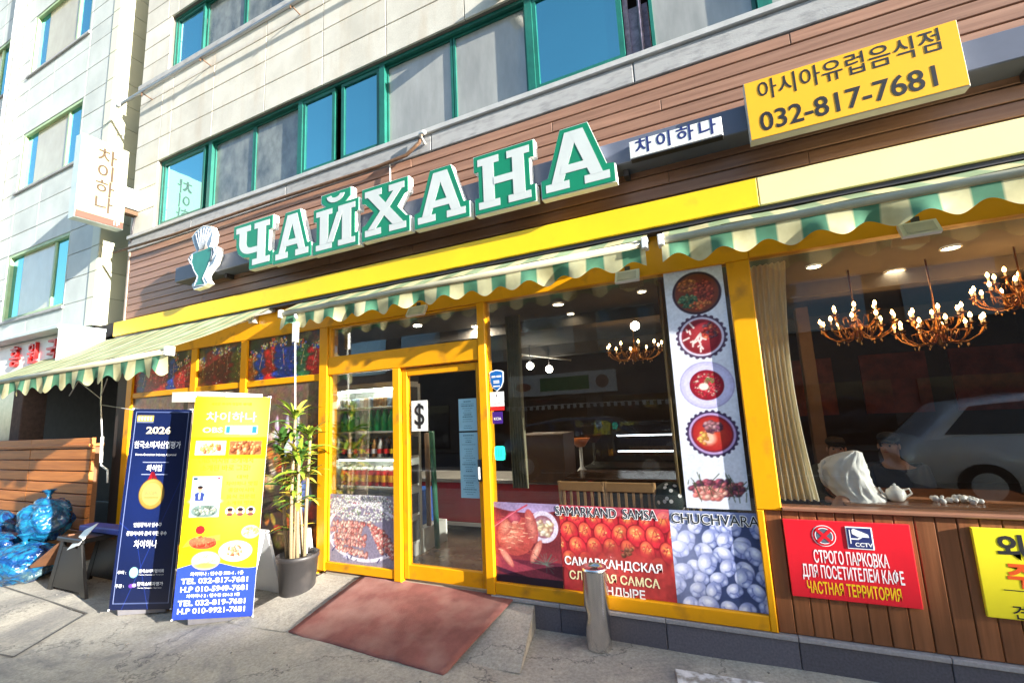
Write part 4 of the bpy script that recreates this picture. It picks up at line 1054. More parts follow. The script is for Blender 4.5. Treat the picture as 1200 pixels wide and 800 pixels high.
# cars parked behind the photographer: they show as reflections in the glass
def car(x0, y0, L_, H_, paint, lab, flip=1):
    o = thing('parked_car', (x0 + L_ / 2, y0, 0), lab, 'car', 'cars parked across the pavement, mirrored in the glass')
    W_ = 1.75
    sec = [(.0, .45, .62), (.02, .30, .80), (.08, .26, .90), (.22, .25, .96), (.33, .25, 1.0), (.60, .25, 1.0), (.80, .25, 1.02), (.95, .27, .98), (.99, .32, .85), (1.0, .45, .7)]
    def loft(prof, name, mt, wfun):
        t = MB(); vs = []; fs = []; m_ = 9
        for s_, zl, zh in prof:
            w_ = wfun(s_)
            for k in range(m_):
                a = k / (m_ - 1); yy = (a - .5) * 2; zc = zh - (abs(yy) ** 4) * .07
                vs.append((x0 + s_ * L_ if flip > 0 else x0 + L_ - s_ * L_, y0 + yy * w_ / 2, zc))
            for k in range(m_):
                a = 1 - k / (m_ - 1); yy = (a - .5) * 2; vs.append((x0 + s_ * L_ if flip > 0 else x0 + L_ - s_ * L_, y0 + yy * w_ / 2, zl))
        M_ = 2 * m_
        for i in range(len(prof) - 1):
            for k in range(M_): fs.append((i * M_ + k, i * M_ + (k + 1) % M_, (i + 1) * M_ + (k + 1) % M_, (i + 1) * M_ + k))
        fs += [tuple(range(M_)), tuple((len(prof) - 1) * M_ + k for k in range(M_))[::-1]]
        t.add(vs, fs, True); return t.build(name, mt, o)
    b_ = loft(sec, 'body', paint, lambda s_: W_ * (1 - .25 * abs(2 * s_ - 1) ** 6))
    cab = [(.22, .93, .95), (.36, .93, H_ - .05), (.44, .93, H_), (.66, .93, H_ - .01), (.84, .93, H_ - .12), (.95, .93, .97)]
    loft(cab, 'roof', paint, lambda s_: W_ * .80)
    cab2 = [(.25, .98, 1.0), (.37, .98, H_ - .09), (.84, .98, H_ - .17), (.93, .98, 1.0)]
    t = MB()
    for sy in (-1, 1):
        pts = [(x0 + (s_ if flip > 0 else 1 - s_) * L_, y0 + sy * (W_ * .40 + .004), z_) for s_, z_ in ((.27, 1.0), (.38, H_ - .09), (.55, H_ - .07), (.55, 1.0))]
        pts2 = [(x0 + (s_ if flip > 0 else 1 - s_) * L_, y0 + sy * (W_ * .40 + .004), z_) for s_, z_ in ((.57, 1.0), (.57, H_ - .07), (.82, H_ - .17), (.89, 1.0))]
        t.add(pts, [(0, 1, 2, 3)]); t.add(pts2, [(0, 1, 2, 3)])
    t.build('side_window', DARKG, o)
    for s_ in (.17, .82):
        for sy in (-1, 1):
            c = (x0 + (s_ if flip > 0 else 1 - s_) * L_, y0 + sy * (W_ / 2 - .09), .31)
            wv = MB().prism([(math.cos(2 * math.pi * k / 20) * .31, math.sin(2 * math.pi * k / 20) * .31) for k in range(20)], (c[0], c[1] - .10, c[2]), (1, 0, 0), (0, 0, 1), (0, .2, 0)).build('tyre', PLASB, o)
            MB().prism([(math.cos(2 * math.pi * k / 20) * .19, math.sin(2 * math.pi * k / 20) * .19) for k in range(20)], (c[0], c[1] - .104, c[2]), (1, 0, 0), (0, 0, 1), (0, .208, 0)).build('rim', ALU, wv)
    for sy in (-1, 1):
        MB().sphere((x0 + (.015 if flip > 0 else .985) * L_, y0 + sy * .65, .72), .1, 10, 6, (.5, 1.4, .8)).build('headlight', WMETAL, o)
        MB().sphere((x0 + (.33 if flip > 0 else .67) * L_, y0 + sy * (W_ / 2 + .05), 1.0), .09, 10, 6, (.7, 1, .7)).build('wing_mirror', paint, o)
    return o
car(2.35, -5.9, 4.4, 1.56, mat('silver_white_paint', (.85, .86, .87), .25, .1, var=0, coat=1), 'silver white hatchback mirrored at the right edge of the right window', -1)
car(-5.2, -7.6, 4.4, 1.42, mat('dark_blue_paint', (.015, .02, .035), .2, .2, var=0, coat=1), 'dark car with pale roofline mirrored low in the poster window', -1)

# ================================================================== AWNINGS
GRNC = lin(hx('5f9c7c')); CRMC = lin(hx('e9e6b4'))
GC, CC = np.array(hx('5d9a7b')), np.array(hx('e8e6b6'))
def awning(name_label, x0, x1, yw, zw, yf, zf0, zf1, val, phase, ends, stripe=.131, sag=.0, pale=0, posts=2):
    """x0..x1 span; wall line (yw,zw); front bar (yf, zf0 at x0 .. zf1 at x1)"""
    o = thing('awning', ((x0 + x1) / 2, yw, zw), name_label, 'awning', 'green and cream striped awnings over the shopfront')
    im = Img(x1 - x0, 1.0, .0131, CC)
    kk = np.floor((im.X + phase) / stripe).astype(int) % 2
    # fabric: own grid in 3D
    nx = int((x1 - x0) / .0131) + 1; ny = 10; X = np.linspace(x0, x1, nx); t_ = np.linspace(0, 1, ny)
    def cloth(name, fn, cols, rows):
        vs = np.array([[fn(x, s_) for x in X] for s_ in rows]).reshape(-1, 3); off = np.array(wloc(o)); vs = vs - off
        n2 = len(rows); idx = np.arange(nx * n2).reshape(n2, nx); q = np.stack([idx[:-1, :-1], idx[:-1, 1:], idx[1:, 1:], idx[1:, :-1]], -1).reshape(-1, 4)
        me = bpy.data.meshes.new(name); me.from_pydata(vs.tolist(), [], q.tolist()); at = me.color_attributes.new('print', 'FLOAT_COLOR', 'POINT')
        C = np.tile(cols, (n2, 1)); L = np.where(C <= .04045, C / 12.92, ((C + .055) / 1.055) ** 2.4)
        at.data.foreach_set('color', np.concatenate([L, np.ones((len(C), 1))], 1).ravel()); me.polygons.foreach_set('use_smooth', [True] * len(me.polygons)); me.materials.append(CANVAS)
        ob = bpy.data.objects.new(name, me); COL.objects.link(ob); ob.parent = o; return ob
    kx = np.floor((X - x0 + phase) / stripe).astype(int) % 2
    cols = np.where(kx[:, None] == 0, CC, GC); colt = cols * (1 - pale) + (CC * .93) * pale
    zfr = lambda x: zf0 + (zf1 - zf0) * (x - x0) / (x1 - x0)
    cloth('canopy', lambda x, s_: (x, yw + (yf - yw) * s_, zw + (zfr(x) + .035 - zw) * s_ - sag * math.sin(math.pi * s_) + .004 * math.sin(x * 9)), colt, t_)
    def vf(x, s_):
        ph = (x - x0 + phase) / (stripe * 2)
        ln = val * (.80 + .20 * math.cos(2 * math.pi * (ph - .25)) + .035 * math.sin(x * 3.7) + .03 * math.sin(x * 11.3 + 1))
        return (x, yf - .004 - .022 * s_ * math.sin(2 * math.pi * ph * .5 + 1 + math.sin(x * 2.3)) - .014 * s_ * math.sin(x * 17 + 2 * math.sin(x * 1.7)), zfr(x) - .022 - ln * s_)
    cloth('valance', vf, cols, np.linspace(0, 1, 7))
    fb = MB(); fb.tube([(x0 - .01, yf + .0, zfr(x0) + .006), (x1 + .01, yf + .0, zfr(x1) + .006)], .026, 8); 
    fb.build('front_bar', mat('cream_bar_paint', (.42, .40, .28), .5, var=.15), o)
    for x in ends:
        MB().bbox(x - .02, x + .02, yf - .035, yf + .04, zfr(x) - .035, zfr(x) + .045, .006).build('end_cap', WMETAL, o)
    MB().tube([(x0, yw + .02, zw - .03), (x1, yw + .02, zw - .03)], .035, 8).build('roller_tube', mat('grey_tube', (.3, .3, .28), .5), o)
    for a in (x0 + .35, x1 - .35):
        ex = .38 if yf < -.6 else .5
        el = (a + (.35 if a < (x0 + x1) / 2 else -.35) * (1 if yf < -.6 else 1.4), (yw + yf) / 2 - .02, (zw + zfr(a)) / 2 - .07)
        MB().tube([(a, yw + .0, zw - .09), el, (a, yf + .02, zfr(a) - .01)], .018, 8).build('folding_arm', WMETAL, o)
        MB().bbox(a - .04, a + .04, -.12, -.055, 2.78, 2.90, .006).build('wall_bracket', ALU, o)
    return o
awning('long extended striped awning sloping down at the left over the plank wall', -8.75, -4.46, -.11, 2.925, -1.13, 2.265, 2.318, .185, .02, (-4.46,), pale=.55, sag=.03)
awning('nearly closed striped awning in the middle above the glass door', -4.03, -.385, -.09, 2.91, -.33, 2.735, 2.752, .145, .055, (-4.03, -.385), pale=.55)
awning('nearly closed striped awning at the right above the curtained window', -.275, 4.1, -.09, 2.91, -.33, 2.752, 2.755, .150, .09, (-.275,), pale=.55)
o = MB().tube([(-3.80, -.36, 2.70), (-3.78, -.36, 2.66)], .016, 6).bbox(-3.815, -3.765, -.38, -.34, 2.42, 2.62, .004).tube([(-3.79, -.36, 2.42), (-3.755, -.36, 1.36)], .0075, 6)
ptag(o.build('awning_crank', WMETAL), 'white awning crank rod hanging in front of the potted plant', 'crank rod')

# ================================================================== SIGNS ON THE FASCIA
ms = thing('main_sign', (-2.6, -.16, 3.6), 'large green and white raised letters reading ЧАЙХАНА on a grey rail', 'shop sign')
MB().bbox(-6.14, 4.0, -.222, -.025, 3.452, 3.642, .006).build('rail', RAILM, ms)
def glyph(ch):
    sf_ = .14
    I = lambda x: [[(x, 0), (x + .42, 0), (x + .42, sf_), (x, sf_)], [(x, 1 - sf_), (x + .42, 1 - sf_), (x + .42, 1), (x, 1)], [(x + .1, sf_ - .01), (x + .32, sf_ - .01), (x + .32, 1.01 - sf_), (x + .1, 1.01 - sf_)]]
    if ch == 'А':
        w = 1.05; P = [[(0, 0), (.40, 0), (.40, sf_), (0, sf_)], [(.65, 0), (w, 0), (w, sf_), (.65, sf_)], [(.10, sf_ - .01), (.30, sf_ - .01), (.60, 1), (.37, 1)], [(.75, sf_ - .01), (.95, sf_ - .01), (.68, 1), (.45, 1)], [(.25, .27), (.80, .27), (.76, .41), (.29, .41)]]
        O = [[(-.09, -.09), (1.14, -.09), (1.14, .23), (1.02, .25), (.76, 1.09), (.29, 1.09), (.03, .25), (-.09, .23)]]
    elif ch in 'НИ':
        w = 1.0; P = I(0) + I(.58)
        P += [[(.31, .43), (.69, .43), (.69, .57), (.31, .57)]] if ch == 'Н' else [[(.30, .14), (.45, .14), (.70, .86), (.55, .86)]]
        O = [[(-.09, -.09), (1.09, -.09), (1.09, .23), (1.0, .23), (1.0, .77), (1.09, .77), (1.09, 1.09), (-.09, 1.09), (-.09, .77), (0, .77), (0, .23), (-.09, .23)]]
    elif ch == 'Х':
        w = 1.0; P = [[(0, 0), (.40, 0), (.40, sf_), (0, sf_)], [(.60, 0), (1, 0), (1, sf_), (.60, sf_)], [(0, 1 - sf_), (.42, 1 - sf_), (.42, 1), (0, 1)], [(.60, 1 - sf_), (.97, 1 - sf_), (.97, 1), (.60, 1)],
                      [(.69, .13), (.95, .13), (.33, .87), (.07, .87)], [(.07, .13), (.26, .13), (.91, .87), (.72, .87)]]
        O = [[(-.09, -.09), (1.09, -.09), (1.09, .23), (1.0, .26), (.80, .50), (.98, .74), (1.06, .77), (1.06, 1.09), (-.09, 1.09), (-.09, .77), (.0, .74), (.22, .50), (.0, .26), (-.09, .23)]]
    else:  # Ч
        w = .95
        bowl = [(.1, .86), (.1, .60)] + [(.42 - .32 * math.cos(a), .60 - .30 * math.sin(a)) for a in np.linspace(.1, math.pi / 2, 7)] + [(.66, .30), (.66, .44), (.44, .44)] + [(.42 - .11 * math.cos(a), .58 - .13 * math.sin(a)) for a in np.linspace(math.pi / 2, .1, 6)] + [(.31, .86)]
        P = [bowl, [(0, .86), (.42, .86), (.42, 1), (0, 1)], [(.53, .86), (w, .86), (w, 1), (.53, 1)], [(.63, .13), (.85, .13), (.85, .87), (.63, .87)], [(.50, 0), (w + .02, 0), (w + .02, sf_), (.50, sf_)]]
        O = [[(.41, -.09), (w + .11, -.09), (w + .11, .23), (.94, .25), (.94, .77), (w + .09, .77), (w + .09, 1.09), (-.09, 1.09), (-.09, .77), (.0, .77), (.0, .55), (.07, .36), (.22, .24), (.41, .21)]]
    return w, P, O
def big_letter(ch, x0, x1, z0, z1, yb=-.2235, yf=-.292):
    breve = ch == 'Й'; w, P, O = glyph('И' if breve else ch)
    W_ = x1 - x0; H_ = (z1 - z0) * (.84 if breve else 1); sx, sz = W_ / (w + .18), H_ / 1.18; ox, oz = x0 + .09 * sx, z0 + .09 * sz
    T = lambda poly: [(a * sx, b * sz) for a, b in poly]
    L_ = MB()
    for k, p in enumerate(O): L_.prism(T(p), (ox, yf, oz), (1, 0, 0), (0, 0, 1), (0, yb - yf, 0))
    if breve: 
        L_.prism(T([(.24, 1.05), (.76, 1.05), (.90, 1.20), (.90, 1.42), (.10, 1.42), (.10, 1.20)]), (ox, yf + .004, oz), (1, 0, 0), (0, 0, 1), (0, yb - yf - .004, 0))
    lo = L_.build('letter', WSIDE, ms)
    G = MB()
    for p in O: G.prism(T([(.5 * w + (a - .5 * w) * .975, .5 + (b - .5) * .975) for a, b in p]), (ox, yf - .007, oz), (1, 0, 0), (0, 0, 1), (0, .0065, 0))
    if breve: G.prism(T([(.26, 1.08), (.74, 1.08), (.87, 1.21), (.87, 1.40), (.13, 1.40), (.13, 1.21)]), (ox, yf - .005, oz), (1, 0, 0), (0, 0, 1), (0, .0085, 0))
    G.build('green_face', GREEN, lo)
    E_ = MB()
    for k, p in enumerate(P): E_.prism(T(p), (ox, yf - .0085 - .0004 * k, oz), (1, 0, 0), (0, 0, 1), (0, .001 + .0004 * k, 0))
    if breve:
        b1 = [(.5 + .23 * math.cos(a), 1.33 + .20 * math.sin(a)) for a in np.linspace(math.pi * 1.03, math.pi * 1.97, 10)] + [(.5 + .12 * math.cos(a), 1.34 + .09 * math.sin(a)) for a in np.linspace(math.pi * 1.95, math.pi * 1.05, 8)]
        E_.prism(T(b1), (ox, yf - .0090, oz), (1, 0, 0), (0, 0, 1), (0, .0035, 0))
    E_.build('white_face', GREYL, lo)
for ch, a, b, z0, z1 in [('Ч', -4.91, -4.25, 3.325, 3.895), ('А', -4.235, -3.665, 3.31, 3.865), ('Й', -3.645, -3.03, 3.30, 3.885), ('Х', -2.995, -2.42, 3.31, 3.85), ('А', -2.375, -1.79, 3.30, 3.83), ('Н', -1.745, -1.18, 3.29, 3.825), ('А', -1.14, -.545, 3.285, 3.83)]:
    big_letter(ch, a, b, z0, z1)
for x in (-5.3, -3.0, -.5, 1.8): MB().box(x - .02, x + .02, -.12, -.0225, 3.40, 3.451).build('rail_bracket', DKMETAL, ms)
# cup emblem: two-handled cup with a fan of stems
ce_ = thing('cup_emblem', (-5.42, -.2, 3.3), 'green cup emblem with a fan of pale stems left of the big letters', 'emblem sign')
cup = [(-.05, -.03), (.13, -.02), (.21, .01), (.17, .07), (.15, .12), (.21, .19), (.26, .25), (.34, .30), (.36, .40), (.33, .47), (.25, .49), (.22, .45), (.22, .71), (-.10, .71), (-.17, .66), (-.15, .48), (-.20, .47), (-.23, .40), (-.17, .36), (-.12, .22), (-.04, .11), (-.08, .05), (-.10, 0)]
cup = [(.02, -.03), (.17, -.02), (.25, .01), (.20, .07), (.19, .12), (.25, .19), (.32, .23), (.37, .33), (.36, .42), (.29, .46), (.24, .45), (.27, .52), (.28, .62), (.24, .71), (.12, .75), (.0, .71), (-.07, .65), (-.03, .56), (.03, .45), (-.03, .44), (-.09, .41), (-.11, .36), (-.06, .34), (-.03, .26), (.05, .14), (.06, .08), (-.02, .03)]
ox, oz = -5.62, 3.285
cup = [(a * 1.18, b) for a, b in cup]
MB().prism([(a, b) for a, b in cup], (ox, -.30, oz), (1, 0, 0), (0, 0, 1), (0, .075, 0)).build('emblem_body', WSIDE, ce_)
EMP = mat('emblem_plate', (.20, .28, .36), .35)
MB().prism([(.14 + (a - .14) * .975, .36 + (b - .36) * .975) for a, b in cup], (ox, -.3018, oz), (1, 0, 0), (0, 0, 1), (0, .0016, 0)).build('front_plate', EMP, ce_)
CUPG = mat('emblem_green', (.02, .21, .16), .35, var=.1); PALE = mat('emblem_pale', (.40, .45, .52), .4, var=.1)
MB().prism([(.04, .02), (.24, .01), (.18, .08), (.22, .15), (.29, .24), (.33, .34), (.33, .45), (-.03, .42), (-.05, .33), (.01, .22), (.10, .12), (.10, .06)], (ox, -.303, oz), (1, 0, 0), (0, 0, 1), (0, .0025, 0)).build('cup', CUPG, ce_)
h_ = MB()
for P_, r_ in (([(.32, .42), (.38, .42), (.40, .35), (.33, .27)], .011), ([(-.04, .36), (-.08, .40), (-.10, .37), (-.05, .30)], .009)): h_.tube([(ox + a, -.306, oz + b) for a, b in P_], r_, 6)
h_.tube([(ox + a, -.304, oz + b) for a, b in [(-.04, .42), (-.05, .32), (.01, .21), (.09, .12), (.03, .01), (.25, .0), (.19, .08), (.29, .23), (.34, .34), (.34, .45)]], .006, 6); h_.build('cup_outline', PALE, ce_)
for k in range(7):
    a = math.radians(-34 + k * 12); bx, bz = ox + .15, oz + .45; tx, tz = bx + math.sin(a) * .25, bz + math.cos(a) * .25
    MB().tube([(bx + (k - 3) * .012, -.304, bz), ((bx + tx) / 2 + (k - 3) * .006, -.307, (bz + tz) / 2), (tx, -.304, tz)], .007, 6).sphere((tx, -.304, tz), .017, 8, 6, (1, .4, 1)).build('stem', PALE, ce_)
MB().prism([(.07, .43), (.25, .44), (.21, .52), (.11, .52)], (ox, -.3035, oz), (1, 0, 0), (0, 0, 1), (0, .003, 0)).build('stem_collar', mat('emblem_peach', (.72, .52, .42), .5), ce_)
def board(name, x0, x1, z0, z1, yf, yb, mt, sidem, lab, cat='sign', rim=None):
    o = thing(name, ((x0 + x1) / 2, yb, z0), lab, cat)
    MB().bbox(x0, x1, yf + .004, yb, z0, z1, .004).build('sign_box', sidem, o)
    MB().bbox(x0 + .004, x1 - .004, yf, yf + .0035, z0 + .006, z1 - .004, .001).build('sign_face', mt, o)
    return o
s1 = board('small_sign', -.435, .19, 3.435, 3.575, -.28, -.2235, WHITE, WSIDE, 'small white box sign with black Korean letters between the green letters and the amber sign')
MB().box(-.433, .188, -.281, -.2235, 3.428, 3.4345).build('dark_bottom_edge', BLACK, s1)
for k, ch in enumerate('차이하나'): text(ch, .092, (-.335 + k * .143, -.2815, 3.51), s1, NAVY, off=.03, name='letter')
s2 = board('phone_sign', .345, 1.445, 3.325, 3.745, -.30, -.2235, YSIGN, mat('grey_sign_side', (.5, .49, .45), .5), 'amber box sign with black Korean lettering and a phone number at upper right')
for k, ch in enumerate('아시아유럽음식점'): text(ch, .10, (.475 + k * .12, -.3015, 3.645), s2, BLACK, off=.008, name='letter', vs=1.12, xs=.92)
text('032-817-7681', .118, (.875, -.3015, 3.43), s2, BLACK, off=.018, fw=.90, vs=1.12)

# blade sign at the building corner: faces right
bs = thing('blade_sign', (-7.62, -.4, 5.0), 'cream vertical blade sign with gold Korean letters on the corner between the buildings', 'sign')
MB().box(-7.68, -7.52, -.74, -.20, 4.46, 5.66).build('sign_box', mat('blade_side', (.50, .60, .58), .4), bs)
MB().box(-7.518, -7.512, -.735, -.205, 4.50, 5.655).build('sign_face', mat('cream_blade_face', (.34, .32, .19), .4, var=.03), bs)
MB().box(-7.511, -7.508, -.735, -.205, 4.465, 4.56).build('bottom_band', mat('copper_band', (.09, .03, .012), .5), bs)
U, V_ = (0, 1, 0), (0, 0, 1)
for k, ch in enumerate('차이하나'): text(ch, .175, (-7.5085, -.45, 5.43 - k * .235), bs, mat('dark_gold_ink', (.045, .022, .005), .4, var=0), u=U, v=V_, off=.02, name='letter')
text('1F', .06, (-7.506, -.29, 4.515), bs, WINK, u=U, v=V_, off=.02)
MB().box(-7.67, -7.53, -.198, .10, 4.82, 5.12).build('mounting_box', mat('pale_mount', (.62, .70, .62), .5), bs)
MB().tube([(-7.60, -.02, 4.82), (-7.60, -.05, 4.55), (-7.64, -.04, 4.35)], .012, 6).build('cable', DKMETAL, bs)
MB().box(-7.66, -7.54, -.19, -.02, 4.74, 4.80).build('bracket', RUST, bs)

# pipes along the facade
def pipe(pts, r, mt, lab, name='pipe', brk=()):
    o = thing(name, pts[0], lab, 'pipe'); MB().tube(pts, r, 8).build('tube', mt, o)
    for p in brk: MB().tube([p, (p[0], .0, p[2] - .02)], .008, 6).tube([(p[0], p[1] - .02, p[2] + .03), (p[0], p[1] - .02, p[2] - .05)], .01, 6).build('clamp', RUST, o)
    return o
pipe([(-7.95, -.16, 6.62), (3.5, -.16, 6.68)], .022, mat('steel_pipe', (.4, .4, .42), .4, .6), 'long grey pipe running along the wall below the upper window row', brk=[(-7.4, -.14, 6.6), (-6.0, -.14, 6.62), (-4.25, -.14, 6.63)])
pipe([(-7.95, -.10, 4.235), (-6.5, -.10, 4.20), (-4.6, -.08, 4.22), (-3.0, -.08, 4.20), (-2.62, -.08, 4.22), (-2.45, -.09, 4.30), (-2.42, -.09, 4.40)], .018, RUST, 'rusty cable pipe drooping along the top of the wooden fascia')
for x in (-7.93,): ptag(MB().tube([(x - .03, -.16, 6.62), (x - .12, -.17, 6.60)], .03, 8).build('pipe_end_cap', WMETAL), 'white cap on the left end of the long wall pipe', 'pipe cap')
ptag(MB().tube([(-2.85, -.05, 4.2), (-2.84, -.06, 4.02), (-2.80, -.05, 3.72)], .008, 6).build('cable', WMETAL), 'thin pale cable dropping behind the letter Х', 'cable')
cp = thing('cable_hook', (-2.42, -.1, 4.3), 'small white camera bracket on the grey band above the letter А', 'camera'); MB().tube([(-2.42, -.04, 4.30), (-2.42, -.13, 4.36), (-2.36, -.14, 4.36)], .014, 8).sphere((-2.36, -.14, 4.35), .024, 10, 6).build('camera_arm', WMETAL, cp)
vt = thing('vent_pipe', (-1.5, -.1, 5.56), 'round cream vent pipe with a dark mouth sticking out above the teal windows', 'vent')
c = Vector((-1.53, -.022, 5.60)); d = Vector((.25, -.95, -.25)).normalized()
MB().tube([c, c + d * .17], .065, 16, False).build('duct', mat('cream_vent', (.66, .60, .48), .5), vt)
MB().tube([c + d * .155, c + d * .156], .062, 16).build('dark_mouth', BLACK, vt)

# floodlights under the awnings
for (x0, x1, lab) in ((-2.62, -2.42, 'white square floodlight tilted above the transom of the door'), (-.655, -.475, 'white square floodlight above the poster window under the awning gap'), (1.085, 1.27, 'white square floodlight above the curtained right window')):
    o = thing('floodlight', ((x0 + x1) / 2, -.08, 2.6), lab, 'floodlight', 'square floodlights on the yellow header')
    w_ = x1 - x0
    MB().add([(x0, -.13, 2.57), (x1, -.13, 2.57), (x1, -.07, 2.665), (x0, -.07, 2.665), (x0, -.10, 2.56), (x1, -.10, 2.56), (x1, -.04, 2.655), (x0, -.04, 2.655)],
             [(0, 1, 2, 3), (4, 7, 6, 5), (0, 4, 5, 1), (1, 5, 6, 2), (2, 6, 7, 3), (3, 7, 4, 0)]).build('lamp_housing', WMETAL, o)
    MB().add([(x0 + .02, -.1275, 2.583), (x1 - .02, -.1275, 2.583), (x1 - .02, -.0835, 2.652), (x0 + .02, -.0835, 2.652)], [(0, 1, 2, 3)]).build('lens', mat('frosted_lens', (.5, .5, .48), .2), o)
    MB().box((x0 + x1) / 2 - .02, (x0 + x1) / 2 + .02, -.06, -.051, 2.64, 2.70).build('bracket', DKMETAL, o)

# wall signs on the plank panel
rs_ = thing('parking_notice', (.58, -.05, .43), 'red sign in Russian with no-stopping and camera symbols on the plank wall', 'sign')
MB().bbox(.258, .894, -.058, -.036, .432, .886, .003).build('sign_board', REDS, rs_)
y = -.0595
text('СТРОГО ПАРКОВКА', .062, (.585, y, .672), rs_, WINK, off=.022, fw=.37, vs=1.15)
text('ДЛЯ ПОСЕТИТЕЛЕЙ КАФЕ', .062, (.580, y, .585), rs_, WINK, off=.022, fw=.50, vs=1.15)
text('ЧАСТНАЯ ТЕРРИТОРИЯ', .058, (.575, y, .492), rs_, YINK, off=.022, fw=.46, vs=1.15)
def ring(c, r0, r1, name, mt, parent, yy, seg=28):
    t = MB(); vs = []
    for k in range(seg):
        a = 2 * math.pi * k / seg; vs += [(c[0] + r0 * math.cos(a), yy, c[1] + r0 * math.sin(a)), (c[0] + r1 * math.cos(a), yy, c[1] + r1 * math.sin(a))]
    t.add(vs, [(2 * k, 2 * k + 1, (2 * k + 3) % (2 * seg), (2 * k + 2) % (2 * seg)) for k in range(seg)]); return t.build(name, mt, parent)
ns_ = (.468, .800)
t = MB().disc((ns_[0], y, ns_[1]), .062, (1, 0, 0), (0, 0, 1), 28); t.build('symbol_rim', WINK, rs_)
t = MB().disc((ns_[0], y - .001, ns_[1]), .058, (1, 0, 0), (0, 0, 1), 28); t.build('symbol_ring', REDS, rs_)
t = MB().disc((ns_[0], y - .002, ns_[1]), .043, (1, 0, 0), (0, 0, 1), 24); t.build('symbol_field', GREYI, rs_)
t = MB(); ring(ns_, .043, .047, 'symbol_line', WINK, rs_, y - .0022)
for a in (45, 135):
    ca, sa = math.cos(math.radians(a)), math.sin(math.radians(a))
    t.prism([(-.05, -.009), (.05, -.009), (.05, .009), (-.05, .009)], (ns_[0], y - .003 - a * 1e-6, ns_[1]), (ca, 0, sa), (-sa, 0, ca), (0, .0005, 0))
t.build('symbol_cross', REDS, rs_)
MB().bbox(.582, .712, y - .002, y + .0005, .735, .862, .0008).build('symbol_rim', WINK, rs_)
MB().bbox(.588, .706, y - .0035, y - .0021, .741, .856, .0008).build('symbol_field', NAVY, rs_)
t = MB().prism([(.612, .845), (.622, .852), (.690, .822), (.694, .805), (.640, .805), (.612, .822)], (0, y - .0045, 0), (1, 0, 0), (0, 0, 1), (0, .0008, 0))
t.box(.598, .603, y - .0045, y - .0037, .765, .845); t.prism([(.603, .79), (.64, .79), (.66, .803), (.652, .806), (.636, .797), (.603, .797)], (0, y - .0048, 0), (1, 0, 0), (0, 0, 1), (0, .0008, 0))
t.build('camera_symbol', WINK, rs_)
text('CCTV', .022, (.662, y - .0045, .761), rs_, WINK, off=.03, xs=1.05)
ys_ = thing('yellow_notice', (1.5, -.05, .43), 'lemon yellow sign with black and red Korean letters at the right edge', 'sign')
MB().bbox(1.165, 2.1, -.058, -.036, .43, .888, .003).build('sign_board', YSIGN2, ys_)
for k, ch in enumerate('외부'): text(ch, .098, (1.315 + k * .16, y, .787), ys_, BLACK, off=.045)
for k, ch in enumerate('주차'): text(ch, .098, (1.335 + k * .16, y, .645), ys_, OINK, off=.045)
MB().box(1.25, 2.05, y - .0005, y + .0004, .576, .58).build('divider', BLACK, ys_)
for k, ch in enumerate('무단'): text(ch, .05, (1.365 + k * .075, y, .528), ys_, BLACK, off=.012)
for k, ch in enumerate('견인'): text(ch, .055, (1.30 + k * .075, y, .464), ys_, BLACK, off=.012)

# ------------------------------------------------------------ window posters
PY = -.0235
UX, UZ = (1, 0, 0), (0, 0, 1)
def arr(s): return np.array(hx(s))
